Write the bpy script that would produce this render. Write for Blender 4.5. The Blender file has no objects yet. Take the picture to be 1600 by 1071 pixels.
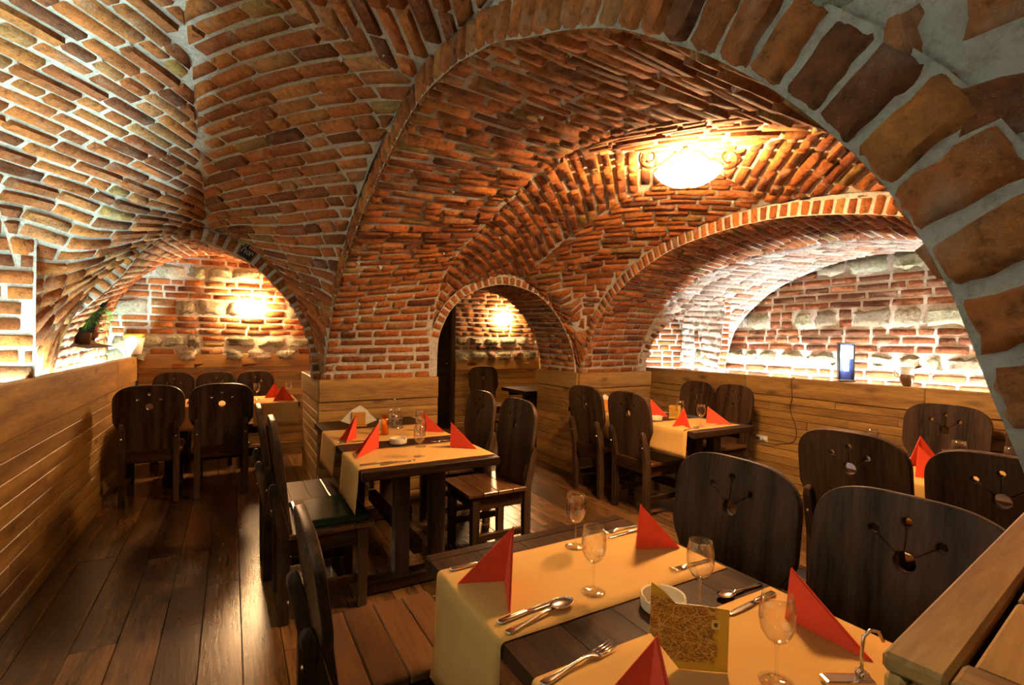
import bpy, bmesh, math, random
from mathutils import Vector, Matrix, noise
random.seed(7)
rnd = random.uniform
SC = bpy.context.scene
COL = SC.collection
# ------------------------------------------------------------------ camera
CAM_F, CAM_H = 769.0, 1.45
YAW = math.atan2(438, CAM_F)
ROLL = math.radians(0.75)
PITCH = -math.atan2(4.5, CAM_F)
Fv = Vector((math.sin(YAW)*math.cos(PITCH), math.cos(YAW)*math.cos(PITCH), math.sin(PITCH)))
R0 = Vector((math.cos(YAW), -math.sin(YAW), 0))
U0 = R0.cross(Fv)
Rv = R0*math.cos(ROLL) + U0*math.sin(ROLL)
Uv = -R0*math.sin(ROLL) + U0*math.cos(ROLL)
CAMP = Vector((0, 0, CAM_H))
cam = bpy.data.cameras.new('camera')
cam.sensor_width = 36.0
cam.lens = CAM_F/1600*36.0
cam.clip_start = 0.02
camo = bpy.data.objects.new('camera', cam)
M = Matrix((Rv, Uv, -Fv)).transposed().to_4x4()
M.translation = CAMP
camo.matrix_world = M
COL.objects.link(camo)
SC.camera = camo
# ------------------------------------------------------------------ world, lights, exposure
w = bpy.data.worlds.new('world'); SC.world = w; w.use_nodes = True
w.node_tree.nodes['Background'].inputs[0].default_value = (1.0, 0.72, 0.45, 1)
w.node_tree.nodes['Background'].inputs[1].default_value = 0.022
SC.view_settings.view_transform = 'Standard'
SC.view_settings.look = 'None'
SC.view_settings.exposure = 0.0
SC.view_settings.gamma = 1.0
SC.view_settings.use_curve_mapping = False
WARM = (1.0, 0.60, 0.27)
COOL = (0.64, 0.98, 1.0)
P_CEIL, P_SCONCE, P_PASS, P_LEDL, P_LEDR, P_BACK = 330.0, 270.0, 220.0, 500.0, 400.0, 11.0
def lamp(name, typ, loc, energy, color, size=0.1, rot=None, size_y=None):
    l = bpy.data.lights.new(name, typ); l.energy = energy; l.color = color
    if typ == 'AREA':
        l.size = size
        if size_y: l.shape = 'RECTANGLE'; l.size_y = size_y
    else: l.shadow_soft_size = size
    o = bpy.data.objects.new(name, l); o.location = loc
    if rot: o.rotation_euler = rot
    COL.objects.link(o); return o
# lamps of the room that hang behind the camera
lamp('ceiling_light_behind', 'POINT', (-0.25, -0.9, 2.25), P_BACK, (1.0, 0.88, 0.70), 0.16)
# ------------------------------------------------------------------ materials
def newmat(name):
    m = bpy.data.materials.new(name); m.use_nodes = True
    nt = m.node_tree; b = nt.nodes['Principled BSDF']
    return m, nt, b
def node(nt, t, **kw):
    n = nt.nodes.new(t)
    for k, v in kw.items():
        if k.startswith('i_'):
            n.inputs[k[2:].replace('_', ' ')].default_value = v
        else: setattr(n, k, v)
    return n
def L(nt, a, b): nt.links.new(a, b)
def ramp(nt, fac, stops):
    r = node(nt, 'ShaderNodeValToRGB')
    e = r.color_ramp.elements
    while len(e) < len(stops): e.new(0.5)
    for i, (p, c) in enumerate(stops):
        e[i].position = p; e[i].color = c if len(c) == 4 else (*c, 1)
    L(nt, fac, r.inputs[0]); return r.outputs[0]
def mixc(nt, fac, a, b, mode='MIX'):
    n = node(nt, 'ShaderNodeMix', data_type='RGBA', blend_type=mode)
    for i, v in ((0, fac), (6, a), (7, b)):
        if isinstance(v, (int, float)): n.inputs[i].default_value = v
        elif isinstance(v, tuple): n.inputs[i].default_value = v if len(v) == 4 else (*v, 1)
        else: L(nt, v, n.inputs[i])
    return n.outputs[2]
def bump(nt, b, h, s, d=0.01):
    n = node(nt, 'ShaderNodeBump'); n.inputs['Strength'].default_value = s; n.inputs['Distance'].default_value = d
    L(nt, h, n.inputs['Height']); L(nt, n.outputs[0], b.inputs['Normal'])
def plain(name, col, rough=0.5, metal=0.0, emit=None, es=0.0, spec=0.5, trans=0.0):
    m, nt, b = newmat(name)
    b.inputs['Base Color'].default_value = (*col, 1); b.inputs['Roughness'].default_value = rough
    b.inputs['Metallic'].default_value = metal; b.inputs['Specular IOR Level'].default_value = spec
    b.inputs['Transmission Weight'].default_value = trans
    if emit:
        b.inputs['Emission Color'].default_value = (*emit, 1); b.inputs['Emission Strength'].default_value = es
    else:   # slight unevenness so that no surface is perfectly uniform
        tc = node(nt, 'ShaderNodeTexCoord'); n = node(nt, 'ShaderNodeTexNoise', i_Scale=35.0, i_Detail=4.0)
        L(nt, tc.outputs['Object'], n.inputs['Vector'])
        L(nt, mixc(nt, n.outputs[0], tuple(c*0.86 for c in col), tuple(min(1, c*1.1) for c in col)), b.inputs['Base Color'])
    return m
def tone_mat(name, bump_s, scale, rough, dirt, dirt_amt):
    """brick and stone: the colour of each piece comes from its own 'tone' attribute"""
    m, nt, b = newmat(name)
    at = node(nt, 'ShaderNodeAttribute', attribute_name='tone')
    g = node(nt, 'ShaderNodeNewGeometry')
    n1 = node(nt, 'ShaderNodeTexNoise', i_Scale=scale, i_Detail=8.0, i_Roughness=0.7)
    n2 = node(nt, 'ShaderNodeTexNoise', i_Scale=scale*0.22, i_Detail=5.0, i_Roughness=0.65)
    L(nt, g.outputs['Position'], n1.inputs['Vector']); L(nt, g.outputs['Position'], n2.inputs['Vector'])
    v = ramp(nt, n1.outputs[0], [(0.34, (0.36, 0.36, 0.36)), (0.45, (0.85, 0.85, 0.85)), (0.54, (1, 1, 1)), (0.66, (1.35, 1.3, 1.2))])
    c = mixc(nt, 1.0, at.outputs['Color'], v, 'MULTIPLY')
    f = ramp(nt, n2.outputs[0], [(0.56, (0, 0, 0)), (0.70, (dirt_amt,)*3)])
    c = mixc(nt, f, c, dirt)
    L(nt, c, b.inputs['Base Color']); b.inputs['Roughness'].default_value = rough
    b.inputs['Specular IOR Level'].default_value = 0.25
    bump(nt, b, n1.outputs[0], bump_s, 0.02)
    return m
BRICK = tone_mat('fired_brick', 0.85, 34.0, 0.85, (0.34, 0.27, 0.20), 0.45)
STONE = tone_mat('rubble_stone', 0.9, 22.0, 0.8, (0.55, 0.53, 0.42), 0.6)
def mortar_mat():
    m, nt, b = newmat('lime_mortar')
    g = node(nt, 'ShaderNodeNewGeometry')
    n1 = node(nt, 'ShaderNodeTexNoise', i_Scale=45.0, i_Detail=8.0, i_Roughness=0.75)
    n2 = node(nt, 'ShaderNodeTexNoise', i_Scale=5.0, i_Detail=3.0)
    L(nt, g.outputs['Position'], n1.inputs['Vector']); L(nt, g.outputs['Position'], n2.inputs['Vector'])
    c = ramp(nt, n1.outputs[0], [(0.25, (0.28, 0.24, 0.19)), (0.5, (0.64, 0.60, 0.52)), (0.8, (0.80, 0.77, 0.70))])
    c = mixc(nt, ramp(nt, n2.outputs[0], [(0.45, (0, 0, 0)), (0.7, (0.4,)*3)]), c, (0.46, 0.33, 0.22))
    L(nt, c, b.inputs['Base Color']); b.inputs['Roughness'].default_value = 0.95
    b.inputs['Specular IOR Level'].default_value = 0.15
    bump(nt, b, n1.outputs[0], 0.9, 0.02)
    return m
MORTAR = mortar_mat()
def wood(name, dark, light, axis, rough=0.4, knots=0.5, grain=1.0, var=0.35, spec=0.5, bs=0.12):
    m, nt, b = newmat(name)
    tc = node(nt, 'ShaderNodeTexCoord'); oi = node(nt, 'ShaderNodeObjectInfo')
    mul = node(nt, 'ShaderNodeVectorMath', operation='SCALE'); mul.inputs[0].default_value = (37.0, 53.0, 71.0)
    L(nt, oi.outputs['Random'], mul.inputs['Scale'])
    add = node(nt, 'ShaderNodeVectorMath', operation='ADD')
    L(nt, tc.outputs['Object'], add.inputs[0]); L(nt, mul.outputs[0], add.inputs[1])
    s = [1.0, 1.0, 1.0]; s['XYZ'.index(axis)] = 0.09
    mp = node(nt, 'ShaderNodeMapping'); mp.inputs['Scale'].default_value = s; L(nt, add.outputs[0], mp.inputs['Vector'])
    n0 = node(nt, 'ShaderNodeTexNoise', i_Scale=2.6, i_Detail=2.0); L(nt, mp.outputs[0], n0.inputs['Vector'])
    rings = node(nt, 'ShaderNodeMath', operation='MULTIPLY'); rings.inputs[1].default_value = 34.0*grain; L(nt, n0.outputs[0], rings.inputs[0])
    sn = node(nt, 'ShaderNodeMath', operation='SINE'); L(nt, rings.outputs[0], sn.inputs[0])
    fine = node(nt, 'ShaderNodeTexNoise', i_Scale=70.0, i_Detail=4.0, i_Roughness=0.65); L(nt, mp.outputs[0], fine.inputs['Vector'])
    a1 = node(nt, 'ShaderNodeMath', operation='MULTIPLY_ADD'); a1.inputs[1].default_value = 0.16; a1.inputs[2].default_value = 0.0; L(nt, sn.outputs[0], a1.inputs[0])
    a2 = node(nt, 'ShaderNodeMath', operation='ADD'); L(nt, a1.outputs[0], a2.inputs[0]); L(nt, fine.outputs[0], a2.inputs[1])
    c = ramp(nt, a2.outputs[0], [(0.22, dark), (0.5, tuple((x+y)/2 for x, y in zip(dark, light))), (0.8, light)])
    # knots
    s2 = [1.0, 1.0, 1.0]; s2['XYZ'.index(axis)] = 0.42
    mp2 = node(nt, 'ShaderNodeMapping'); mp2.inputs['Scale'].default_value = s2; L(nt, add.outputs[0], mp2.inputs['Vector'])
    vo = node(nt, 'ShaderNodeTexVoronoi', i_Scale=5.5); L(nt, mp2.outputs[0], vo.inputs['Vector'])
    kf = ramp(nt, vo.outputs['Distance'], [(0.05, (knots,)*3), (0.14, (knots*0.35,)*3), (0.2, (0, 0, 0))])
    c = mixc(nt, kf, c, tuple(x*0.35 for x in dark))
    hv = node(nt, 'ShaderNodeHueSaturation')
    mr = node(nt, 'ShaderNodeMapRange'); mr.inputs['To Min'].default_value = 1-var; mr.inputs['To Max'].default_value = 1+var
    L(nt, oi.outputs['Random'], mr.inputs['Value']); L(nt, mr.outputs[0], hv.inputs['Value']); L(nt, c, hv.inputs['Color'])
    L(nt, hv.outputs[0], b.inputs['Base Color'])
    b.inputs['Roughness'].default_value = rough; b.inputs['Specular IOR Level'].default_value = spec
    bump(nt, b, a2.outputs[0], bs, 0.004)
    return m
PD, PL = (0.19, 0.085, 0.018), (0.46, 0.255, 0.065)        # honey pine
PINE = {a: wood('pine_along_'+a.lower(), PD, PL, a, 0.5, 0.75, 1.0, 0.18) for a in 'XYZ'}
DD, DL = (0.014, 0.0062, 0.003), (0.056, 0.025, 0.011)     # dark stained furniture
DARK = {a: wood('dark_stained_wood_along_'+a.lower(), DD, DL if a != 'Z' else (0.078, 0.042, 0.022), a, 0.40, 0.2, 1.3, 0.12, 0.14 if a == 'Z' else 0.05, 0.10) for a in 'XYZ'}
SEATM = wood('brown_seat_wood', (0.042, 0.016, 0.005), (0.135, 0.058, 0.018), 'Y', 0.3, 0.3, 1.2, 0.2)
FLOORM = wood('dark_oiled_floorboard', (0.030, 0.013, 0.0045), (0.165, 0.077, 0.025), 'Y', 0.26, 0.5, 1.1, 0.5, 0.5, 0.22)
NAPRED = plain('red_paper_napkin', (0.80, 0.080, 0.034), 0.75, spec=0.2)
NAPWHITE = plain('white_paper_napkin', (0.80, 0.74, 0.62), 0.8)
STEEL = plain('polished_steel', (0.72, 0.68, 0.62), 0.18, 1.0)
CERAM = plain('cream_ceramic', (0.72, 0.62, 0.42), 0.25)
IRON = plain('wrought_iron', (0.09, 0.035, 0.015), 0.5, 0.6)
BLACK = plain('black_paint', (0.012, 0.012, 0.018), 0.35)
WHITEPL = plain('white_plastic', (0.75, 0.73, 0.66), 0.4)
def runner_mat():
    m, nt, b = newmat('ochre_runner_cloth')
    tc = node(nt, 'ShaderNodeTexCoord')
    wv = node(nt, 'ShaderNodeTexWave', i_Scale=180.0, i_Distortion=1.5); L(nt, tc.outputs['Object'], wv.inputs['Vector'])
    wv2 = node(nt, 'ShaderNodeTexWave', i_Scale=180.0, i_Distortion=1.5, bands_direction='Y'); L(nt, tc.outputs['Object'], wv2.inputs['Vector'])
    h = node(nt, 'ShaderNodeMath', operation='ADD'); L(nt, wv.outputs[1], h.inputs[0]); L(nt, wv2.outputs[1], h.inputs[1])
    n = node(nt, 'ShaderNodeTexNoise', i_Scale=8.0, i_Detail=5.0); L(nt, tc.outputs['Object'], n.inputs['Vector'])
    L(nt, mixc(nt, n.outputs[0], (0.54, 0.305, 0.092), (0.62, 0.365, 0.118)), b.inputs['Base Color'])
    b.inputs['Roughness'].default_value = 0.9; b.inputs['Specular IOR Level'].default_value = 0.1
    bump(nt, b, h.outputs[0], 0.15, 0.002); return m
RUNNER = runner_mat()
def glass_mat(name, tint=(1, 1, 1)):
    m, nt, b = newmat(name)
    nt.nodes.remove(b); out = nt.nodes['Material Output']
    tr = node(nt, 'ShaderNodeBsdfTransparent'); tr.inputs[0].default_value = (*tint, 1)
    gl = node(nt, 'ShaderNodeBsdfGlossy'); gl.inputs['Roughness'].default_value = 0.0
    lw = node(nt, 'ShaderNodeLayerWeight'); lw.inputs['Blend'].default_value = 0.2
    mr = node(nt, 'ShaderNodeMapRange'); mr.inputs['To Min'].default_value = 0.03; mr.inputs['To Max'].default_value = 0.9
    L(nt, lw.outputs['Facing'], mr.inputs['Value'])
    mx = node(nt, 'ShaderNodeMixShader'); L(nt, mr.outputs[0], mx.inputs[0]); L(nt, tr.outputs[0], mx.inputs[1]); L(nt, gl.outputs[0], mx.inputs[2])
    L(nt, mx.outputs[0], out.inputs[0]); return m
GLASS = glass_mat('clear_glass')
AMBER = glass_mat('amber_glass', (1.0, 0.72, 0.25))
def emis(name, col, s):
    return plain(name, (0.8, 0.8, 0.8), 0.4, emit=col, es=s)
# ------------------------------------------------------------------ object helpers
def link(o, parent=None):
    COL.objects.link(o)
    if parent is not None: o.parent = parent
    return o
def mesh_obj(name, verts, faces, mat, parent=None, smooth=False, loc=None):
    me = bpy.data.meshes.new(name); me.from_pydata([tuple(v) for v in verts], [], faces)
    me.materials.append(mat)
    if smooth: me.shade_smooth()
    o = bpy.data.objects.new(name, me)
    if loc is not None: o.location = loc
    return link(o, parent)
def bm_obj(name, bm, mat, parent=None, smooth=False, loc=None, rot=None, angle=None):
    me = bpy.data.meshes.new(name); bm.normal_update(); bm.to_mesh(me); bm.free(); me.materials.append(mat)
    if smooth:
        me.shade_smooth()
        if angle: me.set_sharp_from_angle(angle=angle)
    o = bpy.data.objects.new(name, me)
    if loc is not None: o.location = loc
    if rot is not None: o.rotation_euler = rot
    return link(o, parent)
def structure(o): o['kind'] = 'structure'; return o
def thing(name, label, cat, loc=(0, 0, 0), rotz=0.0, group=None):
    o = bpy.data.objects.new(name, None); o.empty_display_size = 0.05; COL.objects.link(o)
    o.location = loc; o.rotation_euler = (0, 0, rotz); return tag(o, label, cat, group)
def tag(o, label, cat, group=None):
    o['label'] = label; o['category'] = cat
    if group: o['group'] = group
    return o
KIDS = {}
def copy_tree(root, loc, rotz, label, scale=None):
    if not KIDS.get(root.name):
        KIDS[root.name] = [(c, list(c.children)) for c in root.children]
    r = root.copy(); COL.objects.link(r); r.location = loc; r.rotation_euler = (0, 0, rotz); r['label'] = label
    if scale: r.scale = scale
    for c, gs in KIDS[root.name]:
        d = c.copy(); COL.objects.link(d); d.parent = r
        for g in gs:
            e = g.copy(); COL.objects.link(e); e.parent = d
    return r
BOXC = {}
def box_mesh(name, sx, sy, sz, bev=0.004, seg=1):
    k = (name, round(sx, 3), round(sy, 3), round(sz, 3), round(bev, 4), seg)
    if k not in BOXC:
        bm = bmesh.new(); bmesh.ops.create_cube(bm, size=1.0)
        bmesh.ops.scale(bm, vec=(sx, sy, sz), verts=bm.verts)
        if bev: bmesh.ops.bevel(bm, geom=bm.edges[:], offset=min(bev, min(sx, sy, sz)*0.45), segments=seg, affect='EDGES', profile=0.6)
        me = bpy.data.meshes.new(name); bm.to_mesh(me); bm.free(); BOXC[k] = me
    return BOXC[k]
def box(name, lo, hi, mat, parent=None, bev=0.004, seg=1, rot=None):
    c = [(a+b)/2 for a, b in zip(lo, hi)]; s = [abs(b-a) for a, b in zip(lo, hi)]
    me = box_mesh(name + '|' + mat.name, *s, bev, seg)
    if not me.materials: me.materials.append(mat)
    o = bpy.data.objects.new(name, me); o.location = c
    if rot: o.rotation_euler = rot
    return link(o, parent)
def solid(name, lo, hi, mat, bev=0):
    """box whose vertices are in room coordinates (a base that parents boards placed in room coordinates)"""
    c = Vector([(a+b)/2 for a, b in zip(lo, hi)]); s = [abs(b-a) for a, b in zip(lo, hi)]
    me = box_mesh(name + '|' + mat.name, *s, bev, 1).copy(); me.name = name
    if not me.materials: me.materials.append(mat)
    me.transform(Matrix.Translation(c)); return link(bpy.data.objects.new(name, me))
def lathe_bm(prof, n=24, closed=False):
    bm = bmesh.new(); rings = []
    for r, z in prof:
        if r < 1e-5: rings.append([bm.verts.new((0, 0, z))])
        else: rings.append([bm.verts.new((r*math.cos(2*math.pi*k/n), r*math.sin(2*math.pi*k/n), z)) for k in range(n)])
    for a, b in zip(rings, rings[1:]):
        for k in range(n):
            k2 = (k+1) % n
            if len(a) == 1 and len(b) == 1: continue
            if len(a) == 1: bm.faces.new((a[0], b[k2], b[k]))
            elif len(b) == 1: bm.faces.new((a[k], a[k2], b[0]))
            else: bm.faces.new((a[k], a[k2], b[k2], b[k]))
    bmesh.ops.recalc_face_normals(bm, faces=bm.faces[:])
    return bm
def tube_bm(pts, r, n=8, taper=None):
    bm = bmesh.new(); rings = []; pts = [Vector(p) for p in pts]
    for i, p in enumerate(pts):
        t = (pts[min(i+1, len(pts)-1)] - pts[max(i-1, 0)]).normalized()
        u = t.orthogonal().normalized() if i == 0 else (pu - t*pu.dot(t)).normalized()
        pu = u; v = t.cross(u); rr = r if taper is None else taper[i]
        rings.append([bm.verts.new(p + u*rr*math.cos(2*math.pi*k/n) + v*rr*math.sin(2*math.pi*k/n)) for k in range(n)])
    for a, b in zip(rings, rings[1:]):
        for k in range(n): bm.faces.new((a[k], a[(k+1) % n], b[(k+1) % n], b[k]))
    bm.faces.new(rings[0][::-1]); bm.faces.new(rings[-1]); return bm
# ------------------------------------------------------------------ masonry
TONES = [((0.36, 0.112, 0.026), 5), ((0.41, 0.140, 0.034), 4), ((0.27, 0.080, 0.021), 3), ((0.18, 0.056, 0.018), 1.5), ((0.37, 0.16, 0.055), 1), ((0.32, 0.18, 0.05), 0.5)]
DARKT = [((0.20, 0.065, 0.022), 4), ((0.26, 0.085, 0.028), 2), ((0.13, 0.048, 0.020), 3)]  # darker brick tones of the right wall
PALET = [((0.52, 0.40, 0.32), 4), ((0.60, 0.50, 0.42), 3), ((0.46, 0.31, 0.23), 2), ((0.40, 0.22, 0.13), 1)]      # pale brick tones of the third bay and its recess
STONET = [((0.30, 0.29, 0.20), 3), ((0.40, 0.37, 0.26), 2), ((0.22, 0.19, 0.12), 2), ((0.34, 0.24, 0.16), 1)]
def pick(tones):
    c = random.choices([t[0] for t in tones], [t[1] for t in tones])[0]; k = rnd(0.82, 1.18)
    return tuple(x*k*rnd(0.95, 1.05) for x in c)
def in_view(p, margin=0.06):
    v = p - CAMP; w_ = v.dot(Fv)
    if w_ < 0.05: return None
    a = CAM_F*v.dot(Rv)/w_/1600; b = CAM_F*v.dot(Uv)/w_/1071
    return w_ if abs(a) < 0.5+margin and abs(b) < 0.5+margin else None
WALLS = []
class Wall:
    """collects the bricks of one piece of masonry: the 300 that show largest become parts, the rest one part of kind stuff"""
    def __init__(self, base, toward, mat=None, name='brick'):
        self.base, self.toward, self.name = base, Vector(toward), name
        self.mat = mat or BRICK; self.items = []; self.lumps = []; self.drop = None
    def piece(self, S, u0, u1, v0, v1, h, tones=TONES, e=0.011, tilt=0.004, jit=0.004, lumps=0.05, nv=None, dome=0.0, va=None, rough=0.0):
        """S(u, v) -> point; v runs along the brick; va = optional (v0, v1) at the u1 edge"""
        c = S((u0+u1)/2, (v0+v1)/2)
        d = in_view(c, 0.35)
        if d is None or (self.drop and self.drop(c)): return
        eu = (S(u1, (v0+v1)/2)-S(u0, (v0+v1)/2)); ev = (S((u0+u1)/2, v1)-S((u0+u1)/2, v0))
        lu, lv = eu.length, ev.length
        if lu < 0.012 or lv < 0.02: return
        n = eu.cross(ev).normalized()
        if n.dot(self.toward-c) < 0: n = -n
        fu, fv = min(0.3, e/lu), min(0.3, e/lv)
        us = [0, fu, 1-fu, 1] if dome == 0 else [0, fu, 0.33, 0.67, 1-fu, 1]
        mid = nv if nv is not None else (1 if lv > 0.2 else 0)
        vs = [0, fv] + [fv + (1-2*fv)*(k+1)/(mid+1) for k in range(mid)] + [1-fv, 1]
        ta, tb = rnd(-tilt, tilt), rnd(-tilt, tilt)
        verts = []
        if va is None: va = (v0, v1)
        ph = rnd(0, 100)
        for i, a in enumerate(us):
            for j, b in enumerate(vs):
                w0, w1 = v0 + (va[0]-v0)*a, v1 + (va[1]-v1)*a
                p = S(u0+(u1-u0)*a, w0+(w1-w0)*b)
                edge = i in (0, len(us)-1) or j in (0, len(vs)-1)
                hh = -0.012 if edge else h + ta*(2*a-1) + tb*(2*b-1) + rnd(-rough, rough)
                if dome and not edge: hh += dome*(math.sin(math.pi*a)*math.sin(math.pi*b))**0.5 * (0.8+0.5*noise.noise(Vector((a*3+ph, b*3, ph))))
                k = jit if edge else jit*0.5
                verts.append(p + n*hh + eu/lu*rnd(-k, k) + ev/lv*rnd(-k, k))
        nb = len(vs); faces = []
        for i in range(len(us)-1):
            for j in range(nb-1):
                q = (i*nb+j, i*nb+j+1, (i+1)*nb+j+1, (i+1)*nb+j)
                faces.append(q)
        nn = (verts[faces[0][1]]-verts[faces[0][0]]).cross(verts[faces[0][3]]-verts[faces[0][0]])
        q = faces[len(faces)//2]
        nn = (verts[q[1]]-verts[q[0]]).cross(verts[q[2]]-verts[q[0]])
        if nn.dot(n) < 0: faces = [f[::-1] for f in faces]
        vis = in_view(c, 0.02); view = (CAMP-c).normalized()
        wgt = lu*lv*max(0.05, n.dot(view))/(c-CAMP).length_squared if vis else 0.0
        self.items.append((wgt, verts, faces, pick(tones)))
        if lumps and random.random() < lumps:
            p = S(u1, v1); r = rnd(0.01, 0.024)
            self.lumps.append((p, n, r, eu/lu, ev/lv))
    def courses(self, S, u_list, vlen, blen=(0.14, 0.29), gap=0.011, h=(0.008, 0.02), keep=None, v_ends=(0, 1), wob=0.003, **kw):
        """u_list = course edges in u; v in [0, 1] with real length vlen"""
        for a, b in zip(u_list, u_list[1:]):
            lu = (S(b, 0.5)-S(a, 0.5)).length
            if lu < 0.02: continue
            g = gap*rnd(0.35, 0.75)/lu*(b-a)
            v = v_ends[0] - rnd(0, blen[1])/vlen*0.7
            while v < v_ends[1]:
                l = (blen[0] if random.random() < 0.35 else rnd(blen[1]*0.8, blen[1]))/vlen
                x0, x1 = max(v, v_ends[0])+gap/vlen*0.5, min(v+l, v_ends[1])-gap/vlen*0.5
                v += l
                if (x1-x0)*vlen < 0.035: continue
                if keep and not keep(S((a+b)/2, (x0+x1)/2)): continue
                o = rnd(-wob, wob)/lu*(b-a)
                self.piece(S, a+g+o, b-g+o, x0, x1, rnd(*h), **kw)
    def finish(self, limit=300): WALLS.append((self, limit))
    def build(self, limit, seen):
        self.items = [(t[0] if seen(t[1]) else t[0]*0.001,)+t[1:] for t in self.items]
        self.items.sort(key=lambda t: -t[0])
        for wgt, verts, faces, tone in self.items[:limit]:
            if wgt <= 0: break
            self._obj(self.name, [(verts, faces, tone)])
        rest = [(v, f, t) for i, (wg, v, f, t) in enumerate(self.items) if i >= limit or wg <= 0]
        if rest: self._obj(self.name+'work', rest)['kind'] = 'stuff'
        if self.lumps:
            V, F = [], []
            for p, n, r, a, b in self.lumps:
                k = len(V); q = [rnd(0.6, 1.6) for _ in range(4)]
                V += [p+a*r*q[0]-b*r-n*0.01, p-a*r-b*r*q[1]-n*0.01, p-a*r*q[2]+b*r-n*0.01, p+a*r+b*r*q[3]-n*0.01, p+n*rnd(0.012, 0.026)+a*rnd(-r, r)*0.4, p+n*rnd(0.008, 0.02)+b*r*0.6]
                F += [(k, k+1, k+4), (k+1, k+2, k+5, k+4), (k+2, k+3, k+5), (k+3, k, k+4, k+5)]
            o = mesh_obj('mortar_lumps', V, F, MORTAR, self.base); o['kind'] = 'stuff'
    def _obj(self, name, lst):
        V, F, T = [], [], []
        for verts, faces, tone in lst:
            k = len(V); V += verts; F += [tuple(i+k for i in f) for f in faces]; T += [(*tone, 1.0)]*len(verts)
        me = bpy.data.meshes.new(name); me.from_pydata([tuple(v) for v in V], [], F)
        a = me.color_attributes.new('tone', 'FLOAT_COLOR', 'POINT')
        a.data.foreach_set('color', [x for t in T for x in t])
        me.materials.append(self.mat); me.shade_smooth()
        if len(lst) == 1 and name == 'brick': me.set_sharp_from_angle(angle=1.25)
        o = bpy.data.objects.new(name, me); return link(o, self.base)
def resample(pts, n=240):
    """Catmull-Rom smoothing of a polyline, then n points at equal arc length"""
    P = [Vector(p) for p in pts]; out = []
    for i in range(len(P)-1):
        a, b, c, d = P[max(i-1, 0)], P[i], P[i+1], P[min(i+2, len(P)-1)]
        for k in range(16):
            t = k/16
            out.append(0.5*((2*b)+(c-a)*t+(2*a-5*b+4*c-d)*t*t+(3*b-a-3*c+d)*t**3))
    out.append(P[-1])
    S = [0]
    for p, q in zip(out, out[1:]): S.append(S[-1]+(q-p).length)
    res = []; j = 0
    for k in range(n+1):
        s = S[-1]*k/n
        while j < len(S)-2 and S[j+1] < s: j += 1
        t = (s-S[j])/max(1e-9, S[j+1]-S[j]); res.append(out[j].lerp(out[j+1], min(1, t)))
    return res, S[-1]
def at_curve(C, u):
    n = len(C)-1; f = min(max(u, 0), 1)*n; i = min(int(f), n-1); return C[i].lerp(C[i+1], f-i)
def loft(C1, C2):
    def S(u, v): return at_curve(C1, u).lerp(at_curve(C2, u), v)
    return S
def surf_mesh(name, S, nu, nv, parent=None, skip=None, mat=None, off=None):
    V = []; F = []
    for i in range(nu+1):
        for j in range(nv+1):
            p = S(i/nu, j/nv); q = p*6
            V.append(p + Vector((noise.noise(q), noise.noise(q+Vector((9, 3, 1))), noise.noise(q+Vector((2, 7, 5)))))*0.004)
    for i in range(nu):
        for j in range(nv):
            if skip and skip(S((i+.5)/nu, (j+.5)/nv)): continue
            a = i*(nv+1)+j; F.append((a, a+1, a+nv+2, a+nv+1))
    return mesh_obj(name, V, F, mat or MORTAR, parent, True)
def interp(tab, x):
    if x <= tab[0][0]: return tab[0][1]
    for (a, fa), (b, fb) in zip(tab, tab[1:]):
        if x <= b:
            t = (x-a)/(b-a); return fa+(fb-fa)*t
    return tab[-1][1]
def table(tab):
    """smooth function of one variable through (x, value) pairs"""
    C, _ = resample([(a, b, 0) for a, b in tab], 300)
    T = [(p.x, p.y) for p in C]; x0, x1 = T[0][0], T[-1][0]; n = 400; G = [interp(T, x0+(x1-x0)*k/n) for k in range(n+1)]
    def f(x):
        t = min(max((x-x0)/(x1-x0), 0), 1)*n; i = min(int(t), n-1); return G[i]+(G[i+1]-G[i])*(t-i)
    return f
# ================================================================== THE SETTING
LEDGE_L, LEDGE_P, LEDGE_R = 1.20, 1.10, 1.11
XL, YEND, XR, YPASS = -0.95, 7.0, 4.75, 7.4
# ---- profile curves of the arches, as (y, z) or (x, z)
A_NEAR = [(4.30, 1.08), (4.26, 1.28), (4.10, 1.55), (3.77, 1.80), (3.36, 2.02), (2.93, 2.20), (2.46, 2.34), (2.02, 2.43), (1.67, 2.42), (1.32, 2.34), (1.04, 2.225),
          (0.79, 2.105), (0.62, 1.99), (0.44, 1.84), (0.31, 1.69), (0.225, 1.54), (0.175, 1.40), (0.135, 1.25), (0.12, 1.08)]
A_FAR = [(4.34, 1.08), (4.34, 1.27), (4.31, 1.50), (4.22, 1.72), (4.03, 1.97), (3.73, 2.13), (3.21, 2.29), (2.60, 2.44), (2.14, 2.475), (1.66, 2.42), (1.31, 2.33),
         (0.94, 2.17), (0.70, 2.02), (0.46, 1.82), (0.30, 1.60), (0.20, 1.38), (0.17, 1.08)]
A_OUT = [(0.10, 2.30), (0.30, 2.36), (0.80, 2.42), (1.32, 2.46), (1.78, 2.525), (2.11, 2.515), (2.33, 2.50), (2.79, 2.41), (3.39, 2.165), (3.78, 1.815), (4.05, 1.50), (4.2, 1.28), (4.34, 1.08)]
B_NEAR = [(4.26, 1.08), (4.20, 1.28), (4.12, 1.45), (3.99, 1.667), (3.66, 1.97), (3.17, 2.21), (2.69, 2.31), (2.15, 2.335), (1.72, 2.28), (1.37, 2.20), (1.12, 2.09), (0.80, 1.90), (0.46, 1.60), (0.27, 1.30), (0.22, 1.08)]
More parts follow.
